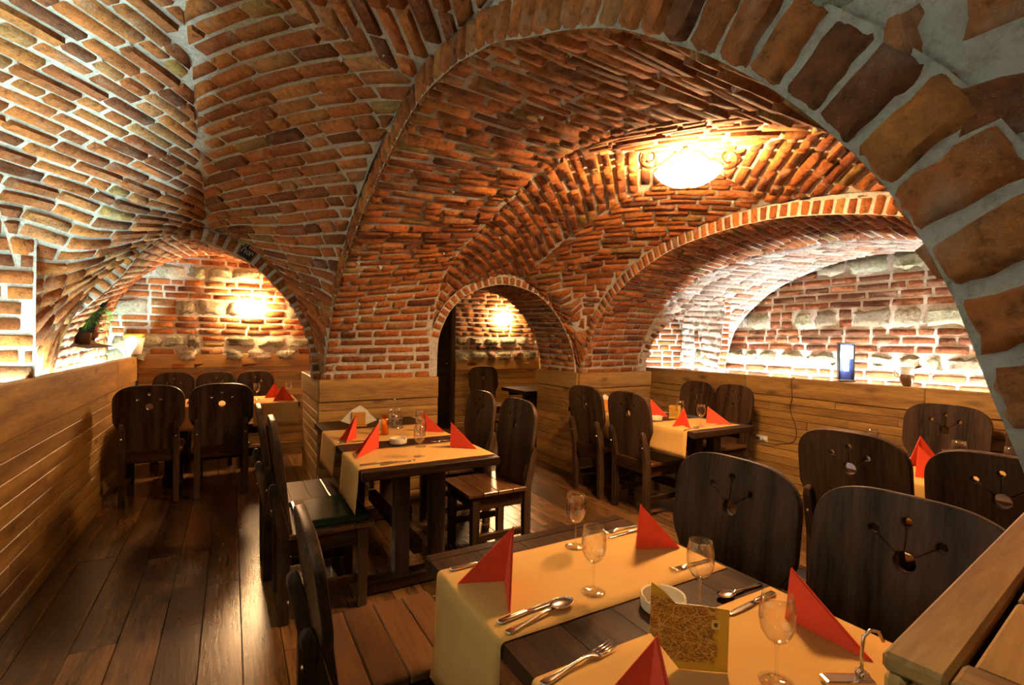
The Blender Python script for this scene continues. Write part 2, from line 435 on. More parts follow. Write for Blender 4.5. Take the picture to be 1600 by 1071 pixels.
B_FAR = [(4.42, 1.08), (4.37, 1.30), (4.26, 1.555), (3.97, 1.88), (3.46, 2.146), (3.02, 2.25), (2.47, 2.288), (1.97, 2.274), (1.48, 2.162), (1.10, 2.0), (0.70, 1.70), (0.45, 1.40), (0.40, 1.08)]
B_OUT = [(0.20, 1.30), (0.45, 1.75), (0.80, 2.05), (1.16, 2.22), (1.37, 2.33), (1.72, 2.40), (2.15, 2.435), (2.69, 2.405), (3.25, 2.282), (3.75, 2.042), (4.10, 1.67), (4.21, 1.26), (4.34, 1.08)]
D_IN = [(-1.13, 1.06), (-1.10, 1.30), (-1.02, 1.48), (-0.865, 1.66), (-0.69, 1.87), (-0.56, 2.08), (-0.40, 2.195), (-0.14, 2.16), (0.13, 2.03), (0.38, 1.78), (0.53, 1.52), (0.585, 1.28), (0.60, 1.08)]
D_REAR = [(-1.22, 1.06), (-1.21, 1.40), (-1.16, 1.70), (-1.03, 1.98), (-0.82, 2.20), (-0.52, 2.37), (-0.12, 2.43), (0.30, 2.33), (0.60, 2.13), (0.78, 1.88), (0.88, 1.58), (0.92, 1.30), (0.93, 1.08)]
E_IN = [(1.66, 1.08), (1.675, 1.45), (1.78, 1.70), (1.93, 1.86), (2.15, 1.97), (2.42, 2.015), (2.76, 1.94), (3.02, 1.74), (3.20, 1.46), (3.27, 1.25), (3.28, 1.08)]
LUN = [(3.82, 1.05), (3.77, 1.27), (3.64, 1.63), (3.26, 1.98), (2.80, 2.175), (2.34, 2.265), (1.74, 2.24), (1.25, 2.11), (0.85, 1.85), (0.60, 1.5), (0.5, 1.05)]
def yz(c, x): return [(x, a, b) for a, b in c]
def xz(c, y): return [(a, y, b) for a, b in c]
CEN_L = (-0.15, 2.2, 1.2); CEN_R = (2.45, 2.2, 1.2); CEN_3 = (4.6, 2.2, 1.2)

# ---- vaults -----------------------------------------------------------
def vault_fn(C, EL, ER, xl, xc, xr, y0, y1, p=1.6):
    def f(x, y):
        c = C(y)
        if x >= xc: t, e = min(1, (x-xc)/(xr-xc)), ER(y)
        else: t, e = min(1, (xc-x)/(xc-xl)), EL(y)
        m = math.sin(math.pi*min(max((y-y0)/(y1-y0), 0), 1))**0.8      # flatter edges near the middle of the bay
        g = 1-max(0.0, 1-t**p)**(0.5+0.42*m)
        return c-(c-e)*g
    return f
def vault_bricks(W, f, rect, xc, yc, alpha, pitch=0.080, blen=(0.13, 0.28), **kw):
    x0, x1, y0, y1 = rect
    for kx, sx in ((x1, -1), (x0, 1)):
        for ky, sy in ((y1, -1), (y0, 1)):
            # courses lie across the corner (swallowtail bond): n points from the corner to the middle of the bay
            n = Vector((sx*math.sin(alpha), sy*math.cos(alpha), 0)); d = Vector((-n.y, n.x, 0))
            a0, a1 = sorted((kx, xc)); b0, b1 = sorted((ky, yc))
            K = Vector((kx, ky, 0)); tmax = n.dot(Vector((xc, yc, 0))-K)
            def span(tau):
                lo, hi = -1e9, 1e9; p = K+n*tau
                for pc, dc, m0, m1 in ((p.x, d.x, a0, a1), (p.y, d.y, b0, b1)):
                    s0, s1 = sorted(((m0-pc)/dc, (m1-pc)/dc)); lo, hi = max(lo, s0), min(hi, s1)
                return lo, hi
            def P(tau, s):
                q = K+n*tau+d*s; return Vector((q.x, q.y, f(min(max(q.x, x0), x1), min(max(q.y, y0), y1))))
            tau = 0.004; edges = [tau]; acc = 0; step = 0.004
            while tau < tmax-0.004:
                lo, hi = span(tau)
                if hi > lo:
                    m = (lo+hi)/2; acc += (P(tau+step, m)-P(tau, m)).length
                else: acc += step
                tau += step
                if acc > pitch*rnd(0.94, 1.08): edges.append(tau); acc = 0
            for ta, tb in zip(edges, edges[1:]):
                la, ha = span(ta); lb, hb = span(tb)
                lo, hi = min(la, lb), max(ha, hb)
                if min(ha-la, hb-lb) < 0.03: continue
                s = lo; first = True
                while s < hi-0.005:
                    want = blen[0] if random.random() < 0.3 else rnd(blen[1]*0.8, blen[1])
                    if first: want *= rnd(0.4, 1); first = False
                    l, s2 = 0, s
                    while l < want and s2 < hi: 
                        l += (P((ta+tb)/2, s2+0.01)-P((ta+tb)/2, s2)).length; s2 += 0.01
                    s2 = min(s2, hi)
                    if hi-s2 < 0.03: s2 = hi
                    g = 0.005*(s2-s)/max(l, 0.01)
                    g2 = rnd(0.05, 0.105)*(tb-ta)
                    va, vb = (max(s+g, la), min(s2-g, ha)), (max(s+g, lb), min(s2-g, hb))
                    if va[1]-va[0] > 0.012 and vb[1]-vb[0] > 0.012:
                        W.piece(lambda u, v: P(u, v), ta+g2, tb-g2, va[0], va[1], rnd(0.008, 0.027), va=vb, **kw)
                    s = s2
def vault_mesh(name, f, rect):
    x0, x1, y0, y1 = rect
    def S(u, v): x, y = x0+(x1-x0)*(0.5-0.5*math.cos(math.pi*u)), y0+(y1-y0)*v; return Vector((x, y, f(x, y)))
    return structure(surf_mesh(name, S, 44, 70, skip=lambda p: 0.3 < p.x < 1 and p.y < 0.6))
fL = vault_fn(table([(-0.6, 2.45), (0.3, 2.60), (1.2, 2.68), (2.0, 2.71), (2.6, 2.66), (3.4, 2.52), (4.0, 2.38), (4.41, 2.275)]),
              table([(-0.6, 2.3), (0.3, 2.4), (1.2, 2.5), (2.2, 2.5), (2.9, 2.38), (3.3, 2.2), (3.65, 1.95), (3.95, 1.5), (4.2, 1.2), (4.41, 1.10)]),
              table(A_OUT), -1.05, -0.17, 0.665, 0.2, 4.41)
RL = (-1.05, 0.665, -0.6, 4.41)
vl = vault_mesh('ceiling', fL, RL)
W = Wall(vl, CEN_L); W.drop = lambda p: p.x > 0.3 and p.y < 0.62; vault_bricks(W, fL, (-1.05, 0.665, 0.0, 4.41), -0.17, 2.0, math.radians(54)); W.finish()
fR = vault_fn(table([(0.15, 2.2), (1.0, 2.46), (1.6, 2.57), (2.1, 2.60), (2.7, 2.56), (3.4, 2.42), (4.0, 2.22), (4.35, 2.11)]),
              table([(y, z+0.01) for y, z in A_FAR[:0:-1] if 0.1 < y < 4.335 and z > 1.1]),
              table(B_OUT), 1.60, 2.42, 3.30, 0.2, 4.35)
RR = (1.60, 3.30, 0.17, 4.35)
vr = vault_mesh('ceiling', fR, RR)
W = Wall(vr, CEN_R); vault_bricks(W, fR, (1.60, 3.30, 0.5, 4.35), 2.58, 2.15, math.radians(46)); W.finish()
# ---- arch A over the near and middle tables -----------------------------
def arch_intrados(name, c1, c2, toward, pitch=0.076, keep=None, skip=None, limit=300, **kw):
    C1, l1 = resample(c1); C2, l2 = resample(c2); S = loft(C1, C2)
    base = structure(surf_mesh(name, S, 120, 16, skip=skip))
    W = Wall(base, toward); n = int((l1+l2)/2/pitch)
    W.courses(S, [k/n for k in range(n+1)], (C1[0]-C2[0]).length, keep=keep, **kw)
    return base, W, C1, C2, S
base, W, A1, A2, SA = arch_intrados('arch', yz(A_NEAR, 0.665), yz(A_FAR, 1.60), (1.1, 2.2, 0.9), h=(0.006, 0.024), lumps=0.16, gap=0.015)
W.finish()
def ring(C, thick, toward, out, name, depth=0.03, pitch=0.072, step=None, x_axis=True, face=-1, rnge=(0, 1), split=0.0, h=(0.006, 0.016), gapr=(0.06, 0.12), dome=0.0):
    """voussoirs of an arch ring seen on its face; out = unit vector normal to the face"""
    n = len(C)-1
    def nrm(u):
        a, b = at_curve(C, u-0.01), at_curve(C, u+0.01); t = (b-a).normalized(); m = t.cross(out)
        mid = Vector(toward)
        return m if m.dot(at_curve(C, u)-mid) > 0 else -m
    def S(u, v): return at_curve(C, u)+nrm(u)*(v*thick-0.012)+out*0.004
    ln = sum((q-p).length for p, q in zip(C, C[1:])); k = int(ln/pitch)
    base = structure(surf_mesh(name, S, 100, 2))
    W = Wall(base, Vector(toward)+out*3)
    for i in range(k):
        a, b = i/k, (i+1)/k
        if not (rnge[0] <= a <= rnge[1]): continue
        g = rnd(*gapr)/k; o = rnd(-0.06, 0.05)
        if random.random() < split:
            m = rnd(0.42, 0.58)
            W.piece(S, a+g, b-g, 0.0, m-0.02, rnd(*h)); W.piece(S, a+g, b-g, m+0.02, 1+o, rnd(*h))
        else: W.piece(S, a+g, b-g, 0.0, 1+o, rnd(*h), jit=0.006, dome=dome, rough=0.0015 if dome else 0, nv=3 if dome else None)
    W.finish(); return base
ring(A1, 0.108, (0.665, 2.2, 1.0), Vector((-1, 0, 0)), 'arch', split=0.0, gapr=(0.03, 0.07), dome=0.006)
# rubble and big bricks of the near pier, above and beyond the ring
def plane_x(x, y0, y1, z0, z1):
    def S(u, v): return Vector((x, y0+(y1-y0)*v, z0+(z1-z0)*u))
    return S
S = plane_x(0.672, -0.9, 1.55, 1.08, 2.75)
b = structure(surf_mesh('pier', S, 20, 30, skip=lambda p: (p.y > 0.16 and p.z < interp([(0.1, 1.45), (0.2, 1.55), (0.31, 1.76), (0.5, 1.96), (0.75, 2.15), (1.0, 2.27), (1.55, 2.44)], p.y))))
W = Wall(b, (-0.5, 0.3, 1.5))
for i in range(15):
    u0, u1 = i/15, (i+1)/15
    v = rnd(0, 0.05)
    while v < 1:
        l = rnd(0.028, 0.058); p = S((u0+u1)/2, v+l/2)
        lim = interp([(-1, 1.0), (0.0, 1.0), (0.06, 1.45), (0.2, 1.70), (0.31, 1.88), (0.5, 2.07), (0.75, 2.27), (1.0, 2.38), (1.6, 2.54)], p.y+0.04)
        if p.z > lim-0.09 and random.random() < 0.9:
            W.piece(S, u0+0.012, u1-0.014, v+0.006, v+l-0.006, rnd(0.0, 0.015), jit=0.009, dome=0.012, rough=0.002,
                    tones=TONES if random.random() < 0.6 else STONET)
        v += l
W.finish()
# ---- arch B over the far tables by the right wall ------------------------
base, W, B1, B2, SB = arch_intrados('arch', yz(B_NEAR, 3.30), yz(B_FAR, 4.25), (3.8, 2.2, 0.9), keep=lambda p: p.y > 0.9)
W.finish()
ring(B1, 0.105, (3.3, 2.2, 1.0), Vector((-1, 0, 0)), 'arch', rnge=(0, 0.8))
# ---- third bay: white lit vault between arch B and the lunette of the right wall
L1, _ = resample(yz(B_FAR, 4.252)); L2, _ = resample(yz(LUN, 5.06)); S3 = loft(L1, L2)
def in_small(p):
    t = (p.x-4.32)/(5.0-4.32)
    return p.y > 3.4 and 0 < t < 1 and p.z < 1.2+0.72*math.sqrt(max(0, 1-(2*t-1)**2))
b3 = structure(surf_mesh('ceiling', S3, 130, 44, skip=in_small))
W = Wall(b3, CEN_3); n3 = int(4.6/0.078)
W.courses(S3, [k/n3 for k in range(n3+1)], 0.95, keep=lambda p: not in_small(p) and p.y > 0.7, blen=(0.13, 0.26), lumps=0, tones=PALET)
W.finish()
# small arch at the end of the third bay and the recess behind it
def on_bay(x, z):
    v = (x-4.252)/(5.06-4.252); lo, hi = 0.0, 0.45
    for _ in range(30):
        m = (lo+hi)/2
        if S3(m, v).z < z: lo = m
        else: hi = m
    return S3(lo, v)
def small_curve():
    return [on_bay(4.66-0.34*math.cos(math.pi*i/24), 1.2+0.72*math.sin(math.pi*i/24)) for i in range(25)]
c_ = small_curve(); c_ = [c_[0]-Vector((0, 0, 0.14))]+c_+[c_[-1]-Vector((0, 0, 0.14))]
SC1, _ = resample(c_); SC2 = [p+Vector((0.30, 0.85, 0.05)) for p in SC1]; S4 = loft(SC1, SC2)
b4 = structure(surf_mesh('recess', S4, 60, 8))
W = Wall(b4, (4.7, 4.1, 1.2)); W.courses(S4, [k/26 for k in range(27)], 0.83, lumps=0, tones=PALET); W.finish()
ring(SC1, 0.085, (4.66, 4.1, 1.1), Vector((-0.66, -0.75, 0)).normalized(), 'arch', rnge=(0.08, 0.95))
S = lambda u, v: Vector((4.55+1.0*v, 5.16-0.55*v, 0.95+1.2*u))
b = structure(surf_mesh('recess_wall', S, 8, 8))
W = Wall(b, (4.7, 4.1, 1.3)); W.courses(S, [k/16 for k in range(17)], 1.14, lumps=0); W.finish()
# ---- rubble walls: rows of brick with bands of field stones ---------------
def rubble(W, S, H, Lg, rows, keep=None, tones=None):
    z = 0; i = 0
    while z < H-0.03:
        kind = rows[i % len(rows)]; i += 1
        hgt = (0.077 if kind == 'b' else rnd(0.15, 0.20)); z1 = min(z+hgt, H)
        v = -rnd(0, 0.2)
        while v < Lg:
            if kind == 'b' or random.random() < 0.14:
                n = 1 if kind == 'b' else 2; l = rnd(0.2, 0.29) if random.random() < 0.7 else 0.13
                for k in range(n):
                    a, b = z+(z1-z)*k/n, z+(z1-z)*(k+1)/n
                    p = S((a+b)/2/H, (v+l/2)/Lg)
                    if v+l > 0.02 and (not keep or keep(p)):
                        W.piece(S, (a+0.005)/H, (b-0.006)/H, max(0, v+0.006)/Lg, min(Lg, v+l-0.005)/Lg, rnd(0.004, 0.018), jit=0.006, lumps=0.03, tones=tones or TONES)
            else:
                l = rnd(0.13, 0.36); p = S((z+z1)/2/H, (v+l/2)/Lg)
                if v+l > 0.05 and (not keep or keep(p)):
                    W.piece(S, (z+0.006)/H, (z1-0.008)/H, max(0, v+0.01)/Lg, min(Lg, v+l-0.01)/Lg, rnd(0.0, 0.012), tones=STONET, e=0.035, jit=0.028, dome=0.04, rough=0.009, nv=2, lumps=0)
            v += l
        z = z1
S = lambda u, v: Vector((-1.3+2.3*v, YEND, 1.05+1.40*u))
wb = structure(surf_mesh('wall_back', S, 14, 18))
W = Wall(wb, (0, 5.5, 1.6)); rubble(W, S, 1.40, 2.3, 'bssbbbsbbbsbbbbb'); W.finish()
S = lambda u, v: Vector((5.12, 4.3-4.3*v, 0.90+1.50*u))
wr = structure(surf_mesh('wall_right', S, 14, 40))
W = Wall(wr, (4, 2, 1.5)); rubble(W, S, 1.50, 4.3, 'bbbbsbbbsbbbbsbb', keep=lambda p: p.y > 0.7, tones=DARKT); W.finish()
S = lambda u, v: Vector((3.14+2.1*v, YPASS, 1.0+1.75*u))
wp = structure(surf_mesh('wall_passage', S, 14, 18))
W = Wall(wp, (3.2, 6, 1.5)); rubble(W, S, 1.75, 2.1, 'bsbsbbbbbbbbbbb'); W.finish()
# ---- back arch of the left bay, its ring and barrel; niche in the left side --
D1, _ = resample(xz(D_IN, 4.415)); D2, _ = resample(xz(D_REAR, YEND)); SD = loft(D1, D2)
NY0, NY1, NZ0, NZ1 = 5.25, 6.25, 1.36, 1.80
def in_niche(p): return p.x < -0.8 and NY0 < p.y < NY1 and NZ0 < p.z < NZ1-0.25*((p.y-5.75)/0.5)**2
bd = structure(surf_mesh('ceiling', SD, 110, 60, skip=in_niche))
W = Wall(bd, (-0.1, 5.6, 1.4)); W.courses(SD, [k/44 for k in range(45)], 2.6, keep=lambda p: not in_niche(p), lumps=0.05); W.finish()
SN = lambda u, v: Vector((-1.02-0.42*math.sin(math.pi*u)**0.6, NY0-0.04+(NY1-NY0+0.08)*v, NZ0-0.03+(NZ1-NZ0+0.06)*u))
nb = structure(surf_mesh('niche', SN, 10, 10, mat=plain('dark_plaster', (0.10, 0.055, 0.03), 0.9)))  # dark lining of the niche
DRING = ring(D1, 0.105, (-0.15, 4.4, 1.1), Vector((0, -1, 0)), 'arch', rnge=(0.06, 1))
S = lambda u, v: Vector((-1.2+1.88*v, 4.44, 1.1+1.5*u))
structure(surf_mesh('arch', S, 30, 36, skip=lambda p: p.z < interp([(x, z+0.04) for x, z in D_IN], p.x)))
S = lambda u, v: Vector((3.325, 0.2+4.2*v, 1.1+1.6*u))
structure(surf_mesh('arch', S, 30, 60, skip=lambda p: p.z < interp([(y, z+0.05) for y, z in B_NEAR[::-1]], p.y)))
# one sooty voussoir of the back arch with a chalk scrawl on it
o = box('brick', (0.06, 4.372, 2.055), (0.155, 4.41, 2.175), plain('soot', (0.012, 0.009, 0.008), 0.9), DRING, 0.012, 2, rot=(0, math.radians(32), 0))
for pts in ([(-0.035, 0.02), (-0.02, 0.055), (-0.008, 0.04)], [(-0.04, -0.03), (-0.034, 0.01), (-0.02, 0.0), (-0.016, -0.03)], [(-0.006, -0.02), (-0.004, 0.0), (0.012, 0.0), (0.01, -0.025), (-0.006, -0.02)], [(0.022, -0.03), (0.024, 0.0), (0.036, 0.004), (0.04, -0.012)]):
    C, _ = resample([(a, -0.0195, b) for a, b in pts], 14); bm_obj('chalk_line', tube_bm(C, 0.0022, 5), plain('chalk', (0.75, 0.73, 0.68), 0.95), o)
# ---- small arch to the passage ---------------------------------------------
E1, _ = resample(xz(E_IN, 4.352)); E2, _ = resample(xz([(x+(0.0 if x > 2.4 else -0.1), z) for x, z in E_IN], 5.05)); SE = loft(E1, E2)
be = structure(surf_mesh('ceiling', SE, 90, 12))
W = Wall(be, (2.45, 4.6, 1.2)); W.courses(SE, [k/42 for k in range(43)], 0.7, lumps=0.03); W.finish()
ring(E1, 0.085, (2.45, 4.35, 1.1), Vector((0, -1, 0)), 'arch', rnge=(0.12, 0.93))
# side of pillar 1 behind its front edge is the barrel; fill behind, and the passage room's shell
pale = plain('pale_plaster', (0.55, 0.50, 0.42), 0.9)
structure(solid('wall_passage_left', (1.50, 5.05, 0), (1.55, 9.2, 2.7), pale))
structure(solid('wall_passage_end', (1.5, 9.2, 0), (3.1, 9.25, 2.7), pale))
structure(solid('wall_passage_back', (3.14, YPASS+0.02, 0), (5.4, YPASS+0.07, 2.8), MORTAR))
structure(solid('ceiling', (1.5, 5.05, 2.65), (5.4, 9.25, 2.7), MORTAR))
structure(solid('wall_passage_right', (5.35, 5.05, 0), (5.4, YPASS, 2.7), MORTAR))
# cores that close the masonry from behind
core = MORTAR
structure(solid('pier', (0.95, 4.45, 0), (1.50, 6.95, 2.9), core, bev=0))
structure(solid('wall_left', (-1.62, -1.2, 0), (-1.58, 7.1, 2.9), core, bev=0))
S = lambda u, v: Vector((-1.32, -1.0+4.75*v, 1.06+1.54*u))
wl = structure(surf_mesh('wall_left', S, 12, 30))
W = Wall(wl, (0, 2, 1.3)); W.courses(S, [k/19 for k in range(20)], 4.75, keep=lambda p: p.y > 2.0); W.finish()
S = lambda u, v: Vector((-1.32+0.36*v, 3.74, 1.1+1.15*u))
b = structure(surf_mesh('pier', S, 10, 4)); W = Wall(b, (-1.2, 2, 1.4)); W.courses(S, [k/13 for k in range(14)], 0.29, lumps=0); W.finish()
structure(solid('ceiling', (-1.7, -1.2, 2.95), (5.5, 7.2, 3.0), core, bev=0))
# ---- floor: one board after another -----------------------------------------
fl = structure(solid('floor', (-1.6, -1.2, -0.12), (5.5, 9.2, -0.022), BLACK, bev=0))
x = -1.0; k = 0
while x < 5.1:
    wd = rnd(0.165, 0.205); y = -0.6-rnd(0, 1.6)
    while y < 7.4:
        ln = rnd(1.6, 3.0)
        if (x < 1.3 or y+ln > 2.0) and y+ln > 0.2 and (y < 7.0 or x > 1.6):
            box('floorboard', (x+0.0015, y+0.001, -0.030), (x+wd-0.0015, min(y+ln, 9.0)-0.001, rnd(-0.0025, 0.0)), FLOORM, fl, bev=0.002)
        y += ln
    x += wd
# ---- wainscots: boards one by one under a broad cap board ----------------------
def wainscot(name, axis, at, a0, a1, top, cap, pitch, out, seam=2.6, lip=0.016, capd=0.05, base_h=0.09, ragged=False):
    """boards along x or y on a wall at x = at or y = at; out = +1/-1 side the boards face"""
    def bx(n, s0, s1, z0, z1, d0, d1, bev=0.004):
        lo_, hi_ = sorted((at+out*d0, at+out*d1))
        if axis == 'Y': return box(n, (lo_, s0, z0), (hi_, s1, z1), PINE['Y'], base, bev)
        return box(n, (s0, lo_, z0), (s1, hi_, z1), PINE['X'], base, bev)
    lo_, hi_ = sorted((at-out*0.05, at-out*0.013))
    if axis == 'Y': base = structure(solid(name, (lo_, a0, 0), (hi_, a1, top-0.03), BLACK, bev=0))
    else: base = structure(solid(name, (a0, lo_, 0), (a1, hi_, top-0.03), BLACK, bev=0))
    s = a0
    while s < a1-0.01:
        e = min(s+seam, a1); e = a1 if a1-e < 0.4 else e
        bx('cap_board', s+0.001, e-0.001, top-cap, top, -capd, lip, 0.006); s = e
    z = base_h; 
    while z < top-cap-0.005:
        z1 = min(z+pitch, top-cap-0.002); s = a0-(rnd(0, seam*0.7) if a1-a0 > seam else 0)
        while s < a1-0.01:
            e = s+(rnd(0.5, 1.1)*seam if a1-a0 > seam*0.8 else 9)
            if min(e, a1)-max(s, a0) > 0.02:
                bx('plank', max(s, a0)+0.0008, min(e, a1)-0.0008, z+0.0018, z1-0.0018, -0.018, rnd(-0.001, 0.001)+(rnd(-0.005, 0.006) if ragged else 0), 0.0035)
            s = e
        z = z1
    bx('skirting', a0, a1, 0.0, base_h-0.004, -0.018, 0.012, 0.004)
    return base
wainscot('wall_left', 'Y', XL, -0.3, YEND, LEDGE_L, 0.275, 0.105, 1, seam=3.1)
wainscot('wall_back', 'X', YEND, XL+0.02, 1.0, LEDGE_L+0.03, 0.17, 0.10, -1, capd=0.04)
wainscot('pillar', 'X', 4.27, 0.62, 1.655, LEDGE_P, 0.185, 0.094, -1, capd=0.06)
wainscot('pillar', 'Y', 0.632, 4.272, 5.4, LEDGE_P, 0.185, 0.090, -1, capd=0.1)
wainscot('pillar', 'Y', 3.235, 4.24, 5.05, LEDGE_P, 0.17, 0.088, -1, capd=0.08)
wainscot('pillar', 'X', 4.225, 3.24, 4.29, LEDGE_P, 0.17, 0.088, -1, capd=0.06)
wainscot('wall_right', 'Y', XR, 0.2, 5.3, LEDGE_R, 0.185, 0.076, -1, seam=1.55, ragged=True, capd=0.06)
wainscot('wall_passage', 'X', YPASS, 3.16, 5.3, 1.16, 0.22, 0.10, -1, capd=0.05)
wainscot('wall_passage', 'Y', 4.78, 5.05, YPASS, 1.16, 0.22, 0.10, -1)
# ledges behind the cap boards (they carry the hidden light strips)
structure(solid('trim_1', (-1.30, -0.4, LEDGE_L-0.14), (XL-0.02, YEND, LEDGE_L-0.115), PINE['Y'], bev=0.003))
structure(solid('trim_2', (XR+0.02, 0.2, LEDGE_R-0.21), (5.3, 5.3, LEDGE_R-0.185), PINE['Y'], bev=0.003))
# near pier: its boarded front and the broad top with frame and panels, lower right
pp = structure(solid('pillar', (0.68, -0.7, 0), (1.62, 0.255, 1.02), BLACK, bev=0))
box('cap_board', (0.652, -0.7, 0.915), (0.676, 0.252, 1.076), PINE['Y'], pp)
for i in range(9): box('plank', (0.658, -0.7, 0.02+i*0.1), (0.679, 0.268, 0.117+i*0.1), PINE['Y'], pp)
TA = math.radians(6.4)
def turned(name, x0, x1, y0, y1, z0, z1, mat, bev=0.005):
    """board of the pier top, laid out from its outer corner and turned a little"""
    o = box(name, (x0, y0, z0), (x1, y1, z1), mat, pp, bev); q = Vector(o.location)
    o.location = (0.648+q.x*math.cos(TA)-q.y*math.sin(TA), 0.276+q.x*math.sin(TA)+q.y*math.cos(TA), q.z); o.rotation_euler = (0, 0, TA)
turned('frame_board', 0.0, 1.05, -0.058, 0.0, 1.078, 1.100, PINE['X'])
turned('frame_board', 0.0, 0.055, -0.9, -0.060, 1.078, 1.0995, PINE['Y'])
turned('panel_board', 0.062, 0.30, -0.17, -0.066, 1.073, 1.094, PINE['X'], 0.004)
turned('panel_board', 0.306, 1.05, -0.17, -0.066, 1.074, 1.0955, PINE['X'], 0.004)
turned('panel_board', 0.062, 1.05, -0.30, -0.175, 1.074, 1.0945, PINE['X'], 0.004)
turned('panel_board', 0.062, 1.05, -0.9, -0.305, 1.074, 1.095, PINE['X'], 0.004)
turned('cap_board', 0.0, 1.05, -0.022, -0.002, 0.915, 1.077, PINE['X'])
for i in range(9): turned('plank', 0.012, 1.05, -0.032, -0.012, 0.02+i*0.1, 0.117+i*0.1, PINE['X'], 0.004)
# dark panelled door standing open at the end of the passage
dr = structure(solid('door_1', (3.085, 7.43, 0.01), (3.125, 8.20, 1.99), DARK['Z'], bev=0.004))
for z0, z1 in ((0.12, 0.86), (0.98, 1.16), (1.28, 1.90)):
    for (y0, y1, za, zb) in ((7.52, 8.10, z0, z0+0.03), (7.52, 8.10, z1-0.03, z1), (7.52, 7.55, z0, z1), (8.07, 8.10, z0, z1)):
        box('moulding', (3.068, y0, za), (3.088, y1, zb), DARK['Y'], dr, bev=0.006)
    box('panel', (3.078, 7.58, z0+0.06), (3.09, 8.04, z1-0.06), DARK['Z'], dr, bev=0.01)
box('door_handle', (3.045, 7.475, 1.03), (3.085, 7.50, 1.06), STEEL, dr, bev=0.006)
structure(solid('trim_3', (3.07, 7.375, 0), (3.15, 7.425, 2.06), DARK['Z'], bev=0.005))
# ================================================================== LAMPS
def led(name, lo, hi, col, s, label):
    return tag(box(name, lo, hi, emis(name+'_light', col, s), bev=0), label, 'light strip')
led('light_strip', (-1.060, 0.2, LEDGE_L-0.113), (-1.040, 6.8, LEDGE_L-0.098), COOL, P_LEDL, 'cool white light strip hidden on the ledge of the left wall')
led('light_strip', (4.92, 0.5, LEDGE_R-0.183), (4.94, 3.85, LEDGE_R-0.168), (0.9, 0.97, 1.0), P_LEDR, 'white light strip hidden on the ledge of the right wall')
led('light_strip', (4.84, 3.95, LEDGE_R-0.183), (4.86, 4.75, LEDGE_R-0.168), (0.9, 0.97, 1.0), P_LEDR, 'short white light strip inside the small recess by the right wall')
# ceiling lamp of the right bay: glowing glass bowl carried by iron scrolls
CLX, CLY, CLZ = 2.33, 2.02, 2.37
cl = thing('ceiling_lamp', 'glowing ceiling lamp with a wide glass bowl under iron scrolls', 'ceiling lamp', (CLX, CLY, CLZ))
prof = [(0.0, 0.0), (0.05, 0.003), (0.11, 0.02), (0.16, 0.05), (0.19, 0.085), (0.185, 0.085), (0.155, 0.055), (0.10, 0.026), (0.0, 0.012)]
bm_obj('bowl', lathe_bm(prof, 32), emis('lamp_bowl_glow', WARM, P_CEIL), cl, True)
def scroll(sg):
    pts = []
    for i in range(40):
        t = i/39
        if t < 0.45:
            q = t/0.45; pts.append((sg*(0.02+0.17*q), 0, 0.20-0.10*math.sin(q*math.pi/2)**2+0.0))
        else:
            q = (t-0.45)/0.55; a = -math.pi/2+q*2.2*math.pi; r = 0.055*(1-0.62*q)
            pts.append((sg*(0.19+0.02+r*math.cos(a)*1.0), 0, 0.155+r*math.sin(a)))
    return pts
for sg in (-1, 1):
    o = bm_obj('scroll', tube_bm([(a*1.12, b, c*1.1-0.005) for a, b, c in scroll(sg)], 0.0075, 8), IRON, cl, True); o.rotation_euler = (0, 0, -YAW)
bm_obj('crown_plate', lathe_bm([(0, 0.215), (0.05, 0.215), (0.055, 0.20), (0.02, 0.19), (0.012, 0.10), (0.012, 0.03), (0, 0.03)], 20), IRON, cl, True)
bm_obj('finial', lathe_bm([(0, 0.0), (0.016, -0.004), (0.02, -0.012), (0.012, -0.022), (0, -0.028)], 14), IRON, cl, True)
bm_obj('stem', lathe_bm([(0.008, 0.21), (0.008, 0.29), (0.04, 0.295), (0.04, 0.305), (0, 0.305)], 12), IRON, cl, True)
def sconce(loc, rz, s, label):
    t = thing('wall_lamp', label, 'wall lamp', loc, rz)
    pr = [(0.0, -0.10), (0.06, -0.09), (0.11, -0.055), (0.145, 0.0), (0.16, 0.06), (0.152, 0.06), (0.135, 0.0), (0.10, -0.05), (0.0, -0.085)]
    bm = lathe_bm(pr, 28); bmesh.ops.bisect_plane(bm, geom=bm.verts[:]+bm.edges[:]+bm.faces[:], plane_co=(0, 0, 0), plane_no=(0, 1, 0), clear_outer=True)
    bm_obj('shade', bm, emis('sconce_glow', WARM, s), t, True)
    box('back_plate', (-0.05, -0.012, -0.06), (0.05, 0.02, 0.04), IRON, t)
    return t
sconce((0.21, YEND-0.03, 1.80), 0, P_SCONCE, 'glowing half bowl wall lamp on the rubble wall of the left bay')
sconce((4.02, YPASS-0.03, 1.78), 0, P_PASS, 'glowing half bowl wall lamp seen through the small passage arch')
